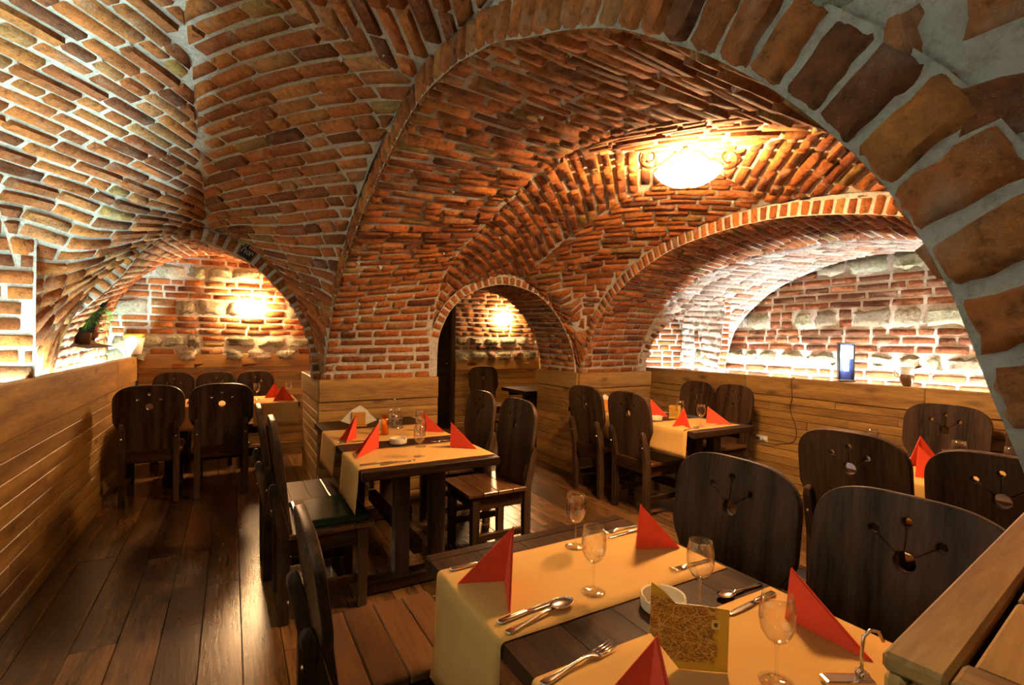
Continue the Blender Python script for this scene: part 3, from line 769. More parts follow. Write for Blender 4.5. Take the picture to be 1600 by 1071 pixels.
# lantern with a glowing tube on the right ledge
ln = thing('lantern', 'dark blue box lantern with a glowing white tube on the right ledge', 'lantern', (4.80, 2.36, LEDGE_R), YAW+0.25)
NAVY = plain('dark_blue_metal', (0.05, 0.07, 0.22), 0.35)
box('base', (-0.05, -0.07, 0), (0.05, 0.07, 0.02), STEEL, ln)
box('housing', (0.01, -0.058, 0.02), (0.04, 0.058, 0.34), NAVY, ln)
box('frame_post', (-0.035, -0.062, 0.02), (0.02, -0.050, 0.34), BLACK, ln); box('frame_post', (-0.035, 0.050, 0.02), (0.02, 0.062, 0.34), BLACK, ln)
GL = emis('tube_glow', (0.85, 0.92, 1.0), 22.0)
box('glow_panel', (-0.02, -0.048, 0.21), (0.0, 0.048, 0.325), GL, ln)
bm_obj('tube', tube_bm([(-0.015, 0, 0.10), (-0.015, 0, 0.21)], 0.02, 12), GL, ln, True)
box('top_cap', (-0.04, -0.065, 0.34), (0.045, 0.065, 0.352), BLACK, ln)
# ================================================================== FURNITURE
# chair, facing +x, origin on the floor under the middle of its seat
def half_w(z):
    if z < 0.16: return 0.192
    if z < 0.30:
        t = (z-0.16)/0.14; t = t*t*(3-2*t); return 0.192+0.056*t
    if z < 0.44: return 0.248
    t = min(1, (z-0.44)/0.145); return 0.248*(1-t**2.3)**(1/3.4)
def back_mesh(hgt=0.585):
    k = hgt/0.585
    zs = [0.0, 0.08, 0.16]+[0.16+0.14*i/7 for i in range(1, 8)]+[0.37]+[0.44+0.145*(1-(1-i/14)**2.0) for i in range(15)]
    right = [(half_w(z), z*k) for z in zs]; outl = right+[(-x, z) for x, z in right[::-1] if x > 1e-4]
    bz, br = 0.405*k, 0.032
    hole = []
    balls = [(math.radians(a), d, 0.0165) for a, d in ((140, 0.105), (90, 0.110), (40, 0.105))]
    def on(c, r, a): return (c[0]+r*math.cos(a), c[1]+r*math.sin(a))
    a = math.radians(40)-math.radians(8)
    wch = 0.004
    dl = math.asin(wch/br)
    prev = math.radians(140-360)+dl
    for ang, d, r in balls[::-1]:
        st, en = prev, ang-dl
        for i in range(9): hole.append(on((0, bz), br, st+(en-st)*i/8))
        c = on((0, bz), d, ang); db = math.asin(wch/r)
        for i in range(11):
            q = ang+math.pi+db+(2*math.pi-2*db)*i/10; hole.append(on(c, r, q))
        prev = ang+dl
    cu = bpy.data.curves.new('back', 'CURVE'); cu.dimensions = '2D'; cu.fill_mode = 'BOTH'; cu.extrude = 0.011; cu.bevel_depth = 0.004; cu.bevel_resolution = 1
    for pts in (outl, hole):
        s = cu.splines.new('POLY'); s.points.add(len(pts)-1); s.use_cyclic_u = True
        for p, (x, z) in zip(s.points, pts): p.co = (x, z, 0, 1)
    o = bpy.data.objects.new('tmp', cu); COL.objects.link(o)
    dg = bpy.context.evaluated_depsgraph_get(); me = bpy.data.meshes.new_from_object(o.evaluated_get(dg)); bpy.data.objects.remove(o)
    # curve plane (x, y) -> chair (y, z)
    for v in me.vertices: v.co = Vector((v.co.z, v.co.x, v.co.y))
    me.flip_normals(); me.materials.clear(); me.materials.append(DARK['Z']); me.name = 'backrest'
    return me
def prism(name, secs, mat, parent, bev=0.004):
    """column of rectangular cross sections (x, y, z, half x, half y)"""
    bm = bmesh.new(); rings = []
    for x, y, z, a, b in secs: rings.append([bm.verts.new((x+sx*a, y+sy*b, z)) for sx, sy in ((-1, -1), (1, -1), (1, 1), (-1, 1))])
    for r, q in zip(rings, rings[1:]):
        for i in range(4): bm.faces.new((r[i], r[(i+1) % 4], q[(i+1) % 4], q[i]))
    bm.faces.new(rings[0][::-1]); bm.faces.new(rings[-1])
    bmesh.ops.bevel(bm, geom=[e for e in bm.edges], offset=bev, segments=1, affect='EDGES', clamp_overlap=True)
    return bm_obj(name, bm, mat, parent)
def make_chair(label, backh=0.585, seat_mat=None):
    t = thing('dining_chair', label, 'chair', group=None)
    seat = box('seat', (-0.20, -0.205, 0.405), (0.20, 0.205, 0.428), DARK['Y'], t)
    sm = seat_mat or SEATM
    for i in range(4):
        x0 = -0.205+0.108*i
        box('plank', (x0+0.001, -0.225, 0.428), (x0+0.107, 0.225, 0.455), sm, seat, bev=0.010 if i == 3 else 0.004, seg=2 if i == 3 else 1)
    for c in seat.children: c.location = Vector(c.location)-Vector(seat.location)
    for y in (-0.185, 0.185): prism('leg', [(0.165, y, 0, 0.024, 0.024), (0.165, y, 0.428, 0.028, 0.028)], DARK['Z'], t)
    for y in (-0.185, 0.185): box('side_rail', (-0.19, y-0.014, 0.335), (0.15, y+0.014, 0.425), DARK['X'], t)
    box('front_rail', (0.150, -0.17, 0.335), (0.178, 0.17, 0.425), DARK['Y'], t)
    box('rear_rail', (-0.235, -0.165, 0.36), (-0.205, 0.165, 0.465), DARK['Y'], t)
    box('stretcher', (-0.19, -0.199, 0.13), (0.15, -0.171, 0.175), DARK['X'], t); box('stretcher', (-0.19, 0.171, 0.13), (0.15, 0.199, 0.175), DARK['X'], t)
    k = backh/0.585
    for y in (-0.188, 0.188):
        tx = -0.24-0.035*k
        p = prism('rear_post', [(-0.222, y, 0, 0.026, 0.022), (-0.222, y, 0.44, 0.030, 0.024), (tx+0.004, y, 0.44+0.22*k, 0.024, 0.022), (tx, y, 0.44+0.255*k, 0.020, 0.018), (tx, y, 0.44+0.272*k, 0.010, 0.010)], DARK['Z'], t)
        for z in (0.58,):
            b = bm_obj('bolt', lathe_bm([(0, 0.007), (0.006, 0.006), (0.009, 0.002), (0.009, 0), (0, 0)], 10), STEEL, p, True, loc=(-0.279, y, 0.44+0.14*k), rot=(0, -math.pi/2, 0))
    b = bpy.data.objects.new('backrest', back_mesh(backh)); link(b, t); b.location = (-0.196, 0, 0.44); b.rotation_euler = (0, -math.radians(7.5), 0)
    return t
# ---- every chair, facing angle about z (0 = towards +x)
P = math.pi
chair = make_chair('dark wooden chair left of the near table, brown plank seat half under it', backh=0.46)
chair.location = (0.455, 1.62, 0); chair.rotation_euler = (0, 0, 0.0)
c0 = make_chair('dark wooden chair with a green seat cushion at the middle table')
c0.location = (0.46, 2.90, 0)
CH = [((0.42, 3.44, 0), 0.0, 'dark wooden chair beside the pillar on the left of the middle table'),
      ((1.54, 3.06, 0), P, 'dark wooden chair on the passage side of the middle table, nearer one'),
      ((1.54, 3.66, 0), P, 'dark wooden chair on the passage side of the middle table, farther one'),
      ((1.36, 1.17, 0), P, 'dark wooden chair facing the near table, whole back with crown cut-out in view'),
      ((1.40, 0.645, 0), P, 'dark wooden chair facing the near table behind the largest red napkin'),
      ((-0.60, 5.40, 0), P/2, 'dark wooden chair with its back turned, next to the boarded left wall'),
      ((-0.07, 5.38, 0), P/2, 'dark wooden chair with its back turned, second from the boarded left wall'),
      ((-0.57, 6.56, 0), -P/2, 'dark chair against the back wainscot, closest to the left wall corner'),
      ((-0.155, 6.56, 0), -P/2, 'dark chair against the back wainscot, middle one of three'),
      ((0.26, 6.56, 0), -P/2, 'dark chair against the back wainscot, closest to the brick pillar'),
      ((3.175, 3.70, 0), 0.0, 'dark wooden chair with its back turned, beside the right boarded pillar'),
      ((3.175, 3.12, 0), 0.0, 'dark wooden chair with its back turned, red napkin showing through its round hole'),
      ((4.16, 3.66, 0), P, 'dark chair against the right wainscot at the far right table, nearer the pillar'),
      ((4.16, 3.21, 0), P, 'brown-lit chair at the far right table, next to the wall outlet'),
      ((2.90, 1.27, 0), 0.0, 'black-looking chair with its back turned and a bright round hole in it'),
      ((2.90, 0.72, 0), 0.0, 'black-looking chair with its back turned, red napkin seen in its holes at frame edge'),
      ((4.20, 1.52, 0), P, 'brown chair against the right wainscot below the white mug'),
      ((4.20, 0.95, 0), P, 'brown chair against the right wainscot, mostly hidden at the picture edge'),
      ((3.46, 6.72, 0), -P/2, 'dark chair in the room beyond the small passage arch')]
for loc, rz, lab in CH: copy_tree(c0, loc, rz, lab, (1, 0.81, 1) if loc[1] == 6.56 else (1, 0.87, 1) if loc[0] == 4.16 else None)
cu = box('seat_cushion', (-0.165, -0.20, 0), (0.205, 0.20, 0.045), plain('dark_green_leather', (0.010, 0.026, 0.010), 0.22), bev=0.02, seg=3)
cu.location = (0.48, 2.90, 0.479); tag(cu, 'dark green shiny cushion on a chair at the middle table', 'cushion')
# ---- tables
def make_table(x0, x1, y0, y1, label, along='Y', top=0.76, inset=0.28):
    cx, cy = (x0+x1)/2, (y0+y1)/2
    t = thing('dining_table', label, 'table', (cx, cy, 0)); hx, hy = (x1-x0)/2, (y1-y0)/2
    n = 5
    if along == 'Y':
        for i in range(n): box('plank', (-hx+2*hx*i/n+0.0003, -hy+0.05, top-0.04), (-hx+2*hx*(i+1)/n-0.0003, hy-0.05, top), DARK['Y'], t, bev=0.001)
        for s in (-1, 1): box('end_board', (-hx, min(s*hy, s*(hy-0.049)), top-0.05), (hx, max(s*hy, s*(hy-0.049)), top), DARK['X'], t, bev=0.005)
        for s in (-1, 1): box('apron', (s*(hx-0.07)-0.012, -hy+0.09, top-0.115), (s*(hx-0.07)+0.012, hy-0.09, top-0.041), DARK['Y'], t)
    else:
        for i in range(n): box('plank', (-hx+0.05, -hy+2*hy*i/n+0.0008, top-0.04), (hx-0.05, -hy+2*hy*(i+1)/n-0.0008, top), DARK['X'], t, bev=0.002)
        for s in (-1, 1): box('end_board', (min(s*hx, s*(hx-0.049)), -hy, top-0.05), (max(s*hx, s*(hx-0.049)), hy, top), DARK['Y'], t, bev=0.005)
        for s in (-1, 1): box('apron', (-hx+0.09, s*(hy-0.07)-0.012, top-0.115), (hx-0.09, s*(hy-0.07)+0.012, top-0.041), DARK['X'], t)
    m = (hy if along == 'Y' else hx)-inset
    for s in (-1, 1):
        for q in (-1, 1):
            a, b = (q*0.11, s*m) if along == 'Y' else (s*m, q*0.11)
            prism('leg', [(a, b, 0.075, 0.042, 0.042), (a, b, top-0.10, 0.042, 0.042)], DARK['Z'], t)
        if along == 'Y':
            box('foot_beam', (-hx+0.08, s*m-0.05, 0), (hx-0.08, s*m+0.05, 0.078), DARK['X'], t, bev=0.012)
            box('top_beam', (-hx+0.09, s*m-0.045, top-0.105), (hx-0.09, s*m+0.045, top-0.042), DARK['X'], t)
        else:
            box('foot_beam', (s*m-0.05, -hy+0.08, 0), (s*m+0.05, hy-0.08, 0.078), DARK['Y'], t, bev=0.012)
            box('top_beam', (s*m-0.045, -hy+0.09, top-0.105), (s*m+0.045, hy-0.09, top-0.042), DARK['Y'], t)
    if along == 'Y': box('stretcher', (-0.03, -m, 0.16), (0.03, m, 0.24), DARK['Y'], t)
    else: box('stretcher', (-m, -0.03, 0.16), (m, 0.03, 0.24), DARK['X'], t)
    return t
make_table(0.54, 1.335, 0.39, 1.49, 'dark stained plank table in front, laid with two ochre runners')
make_table(0.585, 1.38, 2.545, 4.22, 'dark stained plank table pushed against the boarded pillar')
make_table(3.06, 3.78, 2.55, 4.17, 'dark stained plank table in front of the right pillar', inset=0.2)
make_table(2.98, 3.76, 0.30, 1.68, 'dark stained plank table by the right wall, mostly hidden by black chairs', inset=0.46)
make_table(-0.80, 0.64, 5.66, 6.36, 'dark stained plank table at the back of the left bay', along='X')
make_table(3.42, 4.7, 5.60, 6.30, 'dark stained plank table glimpsed through the passage arch', along='X')
# ---- runners: cloth lying over the table and hanging down at the ends
def runner(label, x0, x1, y0, y1, hang0, hang1, top=0.76, along='X', wave=0.006):
    """strip across x (or y) from x0 to x1, width y0..y1, hanging at each end"""
    path = []
    r = 0.012; zt = top+0.0025
    if hang0: path += [(-0.004-0.018*(1-k/6), zt-hang0*(1-k/6)) for k in range(6)]
    path += [(x0-0.004, zt-r), (x0-0.001, zt-0.004), (x0+0.006, zt)] if not hang0 else []
    pts = []
    if hang0:
        for k in range(7): pts.append((x0-0.006-0.012*(1-k/6)**2, zt-r-hang0*(1-k/6)))
        pts += [(x0-0.003, zt-0.004), (x0+0.004, zt)]
    else: pts.append((x0, zt))
    n = 12
    for k in range(1, n): pts.append((x0+(x1-x0)*k/n, zt+0.0006*math.sin(k*2.1)))
    if hang1:
        pts += [(x1-0.004, zt), (x1+0.003, zt-0.004)]
        for k in range(7): pts.append((x1+0.006+0.012*(k/6)**2, zt-r-hang1*k/6))
    else: pts.append((x1, zt))
    m = 10; V = []; F = []
    for i, (a, z) in enumerate(pts):
        for j in range(m+1):
            b = y0+(y1-y0)*j/m; dz = max(0, zt-z)
            wv = wave*math.sin(j*1.7+dz*9)*min(1, dz*6) * (1 if a < (x0+x1)/2 else -1)
            fl = (b-(y0+y1)/2)*0.05*dz*2
            V.append((a-abs(wv), b+fl, z) if along == 'X' else (b+fl, a-abs(wv), z))
    for i in range(len(pts)-1):
        for j in range(m):
            q = i*(m+1)+j; F.append((q, q+1, q+m+2, q+m+1))
    o = mesh_obj('table_runner', V, F, RUNNER, None, True)
    md = o.modifiers.new('thick', 'SOLIDIFY'); md.thickness = 0.0016; md.offset = 0
    return tag(o, label, 'table runner')
runner('ochre runner hanging over the left edge of the near table, two glasses on it', 0.54, 1.318, 0.972, 1.365, 0.30, 0.0)
runner('ochre runner closest in front, beside the printed city card', 0.54, 1.325, 0.42, 0.838, 0.30, 0.0)
runner('ochre runner hanging over the corner of the middle table, nearer strip', 0.585, 1.375, 2.61, 3.05, 0.22, 0.0)
runner('ochre runner on the middle table next to the pillar, farther strip', 0.585, 1.375, 3.27, 3.80, 0.20, 0.0)
runner('ochre runner hanging in front of the far right table, nearer strip', 3.06, 3.70, 2.62, 3.04, 0.20, 0.0)
runner('ochre runner on the far right table by the pillar, half behind black chairs', 3.06, 3.70, 3.38, 3.82, 0.20, 0.0)
runner('ochre runner on the right wall table, seen between two black chairs', 2.98, 3.70, 0.95, 1.40, 0.20, 0.0)
runner('ochre runner at the right end of the back left table', 5.66, 6.34, 0.20, 0.62, 0.22, 0.0, along='Y')
runner('ochre runner of the back left table, between the two turned chairs', 5.66, 6.34, -0.42, 0.0, 0.22, 0.0, along='Y')
# ---- folded napkins: two wings meeting in an upright fold
def napkin(label, T, P0, P1, P2, z=0.7645, mat=None):
    T = Vector(T); P0, P1, P2 = (Vector((*p, z)) for p in (P0, P1, P2))
    V = []; F = []
    def tri(a, b, c, th):
        n = (b-a).cross(c-a).normalized()*th; k = len(V)
        # a slightly bowed sheet: edge midpoints pushed out
        m = (a+b+c)/3+n*1.6
        V.extend([a+n, b+n, c+n, m, a-n, b-n, c-n])
        F.extend([(k, k+1, k+3), (k+1, k+2, k+3), (k+2, k, k+3), (k+6, k+5, k+4), (k, k+4, k+5, k+1), (k+1, k+5, k+6, k+2), (k+2, k+6, k+4, k)])
    for Q in (P1, P2):
        tri(T, P0, Q, 0.0011)
        # second layer of the fold, a little shorter and offset
        s = ((Q-P0).cross(T-P0)).normalized()*0.0035
        tri(T+s-(T-P0)*0.02, P0+s, Q+s-(Q-P0)*0.05, 0.0009)
    o = mesh_obj('napkin', V, F, mat or NAPRED); return tag(o, label, 'napkin')
napkin('large red folded napkin at the left end of the near table', (0.677, 1.165, 0.938), (0.682, 1.215), (0.556, 1.266), (0.612, 1.066))
napkin('red folded napkin on the near table beyond the two wine glasses', (1.169, 1.187, 0.916), (1.170, 1.205), (1.302, 1.139), (1.235, 1.27))
napkin('largest red folded napkin, leaning long towards the boarded pier', (1.211, 0.711, 0.894), (1.209, 0.722), (1.208, 0.528), (1.31, 0.66))
napkin('red folded napkin cut by the bottom picture edge in front of the card', (0.658, 0.622, 0.93), (0.66, 0.645), (0.56, 0.70), (0.61, 0.50))
napkin('red folded napkin on the middle table in front of the white napkin holder', (0.742, 3.43, 0.925), (0.748, 3.45), (0.625, 3.40), (0.645, 3.285))
napkin('red folded napkin nearest on the left end of the middle table', (0.80, 3.06, 0.925), (0.803, 3.075), (0.64, 2.99), (0.612, 2.835))
napkin('red folded napkin at the passage end of the middle table, nearer one', (1.205, 2.875, 0.925), (1.205, 2.885), (1.335, 2.77), (1.28, 2.93))
napkin('red folded napkin on the middle table behind the wine glass by the pillar', (1.225, 3.47, 0.915), (1.225, 3.48), (1.36, 3.37), (1.29, 3.55))
napkin('red folded napkin on the far right table, standing by its printed card', (3.36, 3.30, 0.92), (3.36, 3.31), (3.46, 3.18), (3.42, 3.38))
napkin('red folded napkin at the near left corner of the far right table', (3.225, 2.80, 0.905), (3.23, 2.815), (3.09, 2.80), (3.165, 2.68))
napkin('red folded napkin on the far right table close to the wall chairs', (3.515, 2.80, 0.905), (3.51, 2.81), (3.62, 2.64), (3.60, 2.84))
napkin('red folded napkin between the two black chairs at the right wall table', (3.10, 1.17, 0.93), (3.10, 1.18), (3.13, 1.02), (3.20, 1.16))
napkin('red folded napkin on the right wall table below the wall chair', (3.42, 1.28, 0.93), (3.42, 1.27), (3.31, 1.30), (3.50, 1.20))
napkin('red folded napkin seen through the holes of the rightmost black chair', (3.12, 0.78, 0.93), (3.12, 0.79), (3.10, 0.64), (3.24, 0.78))
napkin('red folded napkin on the back left table edge, nearer of its two at the pillar', (0.48, 5.80, 0.925), (0.48, 5.82), (0.385, 5.76), (0.60, 5.75))
napkin('red folded napkin on the back left table, standing behind another red one', (0.42, 6.12, 0.925), (0.42, 6.13), (0.32, 6.11), (0.52, 6.08))
napkin('red folded napkin peeking from between the two turned chairs, back left table', (-0.30, 5.95, 0.925), (-0.30, 5.96), (-0.39, 5.92), (-0.19, 5.90))
napkin('red folded napkin on the table beyond the passage arch', (3.80, 5.80, 0.90), (3.80, 5.81), (3.70, 5.78), (3.88, 5.72))
# ---- wine glasses
GK = 1.0
gp = thing('wine_glass', 'clear wine glass nearest the camera on the front runner', 'wine glass', (0.962, 0.592, 0.765))
bm_obj('foot', lathe_bm([(0, 0.0), (0.033, 0.0), (0.034, 0.0015), (0.02, 0.004), (0.006, 0.008), (0.0035, 0.014)], 28), GLASS, gp, True)
bm_obj('stem', lathe_bm([(0.0035, 0.014), (0.003, 0.04), (0.0032, 0.07), (0.006, 0.079), (0.0, 0.083)], 14), GLASS, gp, True)
bm_obj('bowl', lathe_bm([(0.0, 0.079), (0.008, 0.080), (0.020, 0.088), (0.030, 0.104), (0.0345, 0.124), (0.0335, 0.148), (0.029, 0.178), (0.028, 0.1785), (0.0322, 0.148), (0.0332, 0.124), (0.0288, 0.105), (0.0192, 0.0895), (0.008, 0.0825), (0, 0.0822)], 32), GLASS, gp, True)
for loc, lab in [((0.863, 1.049, .765), 'clear wine glass in the middle of the near table, on the runner edge'),
                 ((0.997, 1.308, .765), 'clear wine glass on the near table, on the far side of the runner'),
                 ((1.050, 0.852, .7625), 'clear wine glass on the bare dark wood behind the printed card'),
                 ((0.952, 2.742, .765), 'clear wine glass at the near edge of the middle table'),
                 ((1.045, 2.985, .765), 'clear wine glass in the middle of the middle table, behind another glass'),
                 ((1.16, 3.33, .765), 'clear wine glass on the middle table before the farther red napkin'),
                 ((3.31, 2.70, .765), 'clear wine glass on the far right table, nearer of the pair in the middle'),
                 ((3.36, 2.96, .765), 'clear wine glass on the far right table, farther of the pair in the middle'),
                 ((3.20, 3.46, .765), 'clear wine glass on the far right table right beside the black chair back'),
                 ((3.36, 1.50, .7625), 'clear wine glass rim above the black chair at the right wall table'),
                 ((3.36, 1.09, .765), 'clear wine glass on the right wall table behind the second black chair, left rim'),
                 ((3.42, 0.90, .7625), 'clear wine glass on the right wall table behind the second black chair, right rim'),
                 ((0.56, 6.05, .765), 'clear wine glass at the pillar end of the back left table'),
                 ((0.24, 5.98, .765), 'clear wine glass on the back left table left of its two napkins'),
                 ((-0.20, 5.95, .765), 'clear wine glass on the back left table between the turned chairs')]:
    copy_tree(gp, loc, rnd(0, 6), lab)
# ---- cutlery (built along +x from the handle end)
def strip(secs):
    """flat bar of cross sections (x, half width, half thickness, z)"""
    bm = bmesh.new(); rings = []
    for x, a, t, z in secs: rings.append([bm.verts.new((x, y*a, z+q*t)) for y, q in ((-1, 0), (-0.6, -1), (0.6, -1), (1, 0), (0.6, 1), (-0.6, 1))])
    for r, q in zip(rings, rings[1:]):
        for i in range(6): bm.faces.new((r[i], r[(i+1) % 6], q[(i+1) % 6], q[i]))
    bm.faces.new(rings[0][::-1]); bm.faces.new(rings[-1]); bmesh.ops.recalc_face_normals(bm, faces=bm.faces[:]); return bm
HANDLE = [(0.0, 0.003, 0.001, 0.002), (0.003, 0.0095, 0.0018, 0.002), (0.02, 0.0105, 0.002, 0.002), (0.05, 0.007, 0.0022, 0.003), (0.09, 0.005, 0.0024, 0.006), (0.115, 0.004, 0.002, 0.008)]
def knife(label, loc, rz, s=1.0):
    t = thing('knife', label, 'knife', loc, rz); t.scale = (s, s, s)
    bm_obj('handle', strip([(0.0, 0.003, 0.002, 0.004), (0.004, 0.0095, 0.0035, 0.004), (0.03, 0.010, 0.004, 0.004), (0.085, 0.008, 0.004, 0.004), (0.092, 0.006, 0.003, 0.004)]), STEEL, t, True)
    bm_obj('blade', strip([(0.090, 0.006, 0.0012, 0.004), (0.11, 0.009, 0.001, 0.003), (0.17, 0.0095, 0.0008, 0.002), (0.195, 0.006, 0.0006, 0.002), (0.205, 0.001, 0.0004, 0.002)]), STEEL, t, True); return t
def spoon(label, loc, rz, s=1.0):
    t = thing('spoon', label, 'spoon', loc, rz); t.scale = (s, s, s)
    bm_obj('handle', strip(HANDLE+[(0.135, 0.0045, 0.0015, 0.006)]), STEEL, t, True)
    bm = bmesh.new(); bmesh.ops.create_uvsphere(bm, u_segments=18, v_segments=10, radius=1)
    bmesh.ops.bisect_plane(bm, geom=bm.verts[:]+bm.edges[:]+bm.faces[:], plane_co=(0, 0, 0.05), plane_no=(0, 0, 1), clear_outer=True)
    for v in bm.verts: v.co = Vector((0.162+v.co.x*0.031*(1.05 if v.co.x < 0 else 1), v.co.y*0.0205*(1-0.12*v.co.x), 0.0105+v.co.z*0.009))
    b = bm_obj('bowl', bm, STEEL, t, True); md = b.modifiers.new('t', 'SOLIDIFY'); md.thickness = 0.001; return t
def fork(label, loc, rz, s=1.0):
    t = thing('fork', label, 'fork', loc, rz); t.scale = (s, s, s)
    bm_obj('handle', strip(HANDLE+[(0.128, 0.006, 0.0015, 0.007), (0.140, 0.0125, 0.001, 0.004), (0.150, 0.0135, 0.001, 0.003)]), STEEL, t, True)
    for k in range(4):
        y = -0.0108+0.0072*k
        o = bm_obj('tine', strip([(0.148, 0.0026, 0.001, 0.003), (0.17, 0.0021, 0.001, 0.003), (0.198, 0.0014, 0.0009, 0.007)]), STEEL, t, True); o.location = (0, y, 0)
    return t
def ang(a, b): return math.atan2(b[1]-a[1], b[0]-a[0])
Z1, Z2 = 0.7645, 0.7615
knife('steel knife on the near table by the dessert spoon', (0.561, 1.038, Z1), ang((.561, 1.038), (.747, 1.058)))
spoon('steel spoon on the near table at the runner edge, bowl up', (0.562, 0.994, Z1), ang((.565, .994), (.795, 1.037)), 1.15)
knife('steel knife handle behind the largest left napkin of the near table', (0.566, 1.345, Z1), 0.03)
fork('steel fork at the far right end of the near runner, upper one', (1.315, 1.352, Z1), P+0.02, 0.85)
knife('steel knife at the far right end of the near runner, beside the fork', (1.315, 1.318, Z1), P+0.03, 0.85)
fork('steel fork on the front runner at the left, tines up', (0.540, 0.812, Z1), ang((.54, .812), (.759, .842)), 1.08)
fork('steel fork half hidden behind the wine glass of the near table', (1.312, 1.03, Z1), P-0.02, 0.85)
spoon('steel spoon on the near table right of the card', (1.318, 0.862, Z2), P, 0.95)
knife('steel knife on the front runner right of the card', (1.295, 0.808, Z1), P+0.06)
knife('steel knife on the near strip of the middle table, below the left napkin', (0.60, 2.68, Z1), 0.05)
fork('steel fork on the near strip of the middle table, beside the glass foot', (0.70, 2.645, Z1), 0.05)
fork('steel fork on the middle table, bare wood beside the passage end napkin', (1.33, 3.09, Z2), P, 0.9)
knife('steel knife on the far strip of the middle table by the left napkin', (0.60, 3.31, Z1), 0.05)
spoon('steel spoon on the far right table below the wine glass', (3.05, 2.645, Z1), 0.1)
knife('steel knife on the far right table under the wall side napkin', (3.69, 2.70, Z1), P)
fork('steel fork at the pillar end of the back left table', (0.60, 5.70, Z1), P/2+0.3)
# ---- ashtrays
def ashtray(label, loc):
    t = lathe_bm([(0, 0.004), (0.046, 0.004), (0.050, 0.012), (0.051, 0.034), (0.056, 0.036), (0.058, 0.030), (0.056, 0.004), (0.052, 0.0), (0, 0)], 36)
    for v in t.verts:
        a = math.atan2(v.co.y, v.co.x)
        if v.co.z > 0.03 and abs((a % (P*2/3))-P/3) < 0.13: v.co.z -= 0.010
    o = bm_obj('ashtray', t, CERAM, None, True, loc=loc, angle=0.7); return tag(o, label, 'ashtray')
ashtray('round cream ashtray behind the printed card on the near table', (0.975, 0.905, 0.7605))
ashtray('round cream ashtray on the middle table', (0.955, 3.168, 0.7605))
ashtray('round cream ashtray on the far right table beside the nearer red napkin', (3.24, 3.12, 0.7605))
# ---- printed cards
def card_mat():
    m, nt, b = newmat('engraved_city_print')
    tc = node(nt, 'ShaderNodeTexCoord'); mp = node(nt, 'ShaderNodeMapping'); mp.inputs['Scale'].default_value = (1, 1, 1.6); L(nt, tc.outputs['Object'], mp.inputs['Vector'])
    nz = node(nt, 'ShaderNodeTexNoise', i_Scale=22.0, i_Detail=2.0); L(nt, mp.outputs[0], nz.inputs['Vector'])
    wp_ = node(nt, 'ShaderNodeVectorMath', operation='MULTIPLY_ADD'); wp_.inputs[1].default_value = (0.03, 0.03, 0.03); L(nt, nz.outputs['Color'], wp_.inputs[0]); L(nt, mp.outputs[0], wp_.inputs[2])
    v1 = node(nt, 'ShaderNodeTexVoronoi', i_Scale=30.0, feature='DISTANCE_TO_EDGE', distance='EUCLIDEAN'); L(nt, wp_.outputs[0], v1.inputs['Vector'])
    v2 = node(nt, 'ShaderNodeTexVoronoi', i_Scale=95.0, feature='DISTANCE_TO_EDGE'); L(nt, wp_.outputs[0], v2.inputs['Vector'])
    n = node(nt, 'ShaderNodeTexNoise', i_Scale=210.0, i_Detail=6.0, i_Roughness=0.7); L(nt, mp.outputs[0], n.inputs['Vector'])
    c = ramp(nt, n.outputs[0], [(0.36, (0.08, 0.03, 0.004)), (0.48, (0.34, 0.16, 0.018)), (0.62, (0.66, 0.38, 0.07))])
    c = mixc(nt, ramp(nt, v2.outputs['Distance'], [(0.01, (0.75,)*3), (0.06, (0, 0, 0))]), c, (0.045, 0.016, 0.003))
    c = mixc(nt, ramp(nt, v1.outputs['Distance'], [(0.012, (0.9,)*3), (0.045, (0, 0, 0))]), c, (0.60, 0.37, 0.10))
    sp = node(nt, 'ShaderNodeSeparateXYZ'); L(nt, tc.outputs['Object'], sp.inputs[0])
    # plain golden ground at the left tip, the right edge and the foot of the print
    def band(sock, lo, hi):
        a = node(nt, 'ShaderNodeMath', operation='MULTIPLY_ADD'); a.inputs[1].default_value = 0.03; L(nt, nz.outputs[0], a.inputs[0]); L(nt, sock, a.inputs[2])
        r = node(nt, 'ShaderNodeMapRange', interpolation_type='SMOOTHSTEP'); r.inputs['From Min'].default_value = lo+0.015; r.inputs['From Max'].default_value = hi+0.015
        L(nt, a.outputs[0], r.inputs['Value']); return r.outputs[0]
    for f in (band(sp.outputs['X'], 0.068, 0.080), band(sp.outputs['Z'], 0.145, 0.158), band(sp.outputs['Z'], 0.022, 0.012)): c = mixc(nt, f, c, (0.62, 0.38, 0.03))
    L(nt, c, b.inputs['Base Color']); b.inputs['Roughness'].default_value = 0.35; return m
CARD = card_mat()
def card(label, loc, rz, pts, tilt=0.0):
    n = len(pts); th = 0.0012
    V = [(x, -th, z) for x, z in pts]+[(x, th, z) for x, z in pts]
    F = [tuple(range(n)), tuple(range(2*n-1, n-1, -1))]+[(i, i+n, (i+1) % n+n, (i+1) % n) for i in range(n)]
    o = mesh_obj('printed_card', V, F, CARD, loc=loc); o.rotation_euler = (tilt, 0, rz); return tag(o, label, 'card')
CP = [(0.0, 0.0), (0.098, 0.0), (0.100, 0.131), (0.045, 0.135), (-0.009, 0.137), (-0.03, 0.16), (-0.058, 0.178), (-0.060, 0.072)]
card('standing card with an engraved bird view of a city, on the near table', (0.82, 0.716, 0.765), math.atan2(-0.059, 0.08), CP)
card('small standing printed card on the far right table behind a red napkin', (3.40, 3.12, 0.763), -0.6, [(0, 0), (0.10, 0), (0.10, 0.12), (0, 0.12)])
card('small standing printed card on the right wall table behind the black chair', (3.36, 1.16, 0.765), -0.6, [(0, 0), (0.09, 0), (0.09, 0.12), (0, 0.12)])
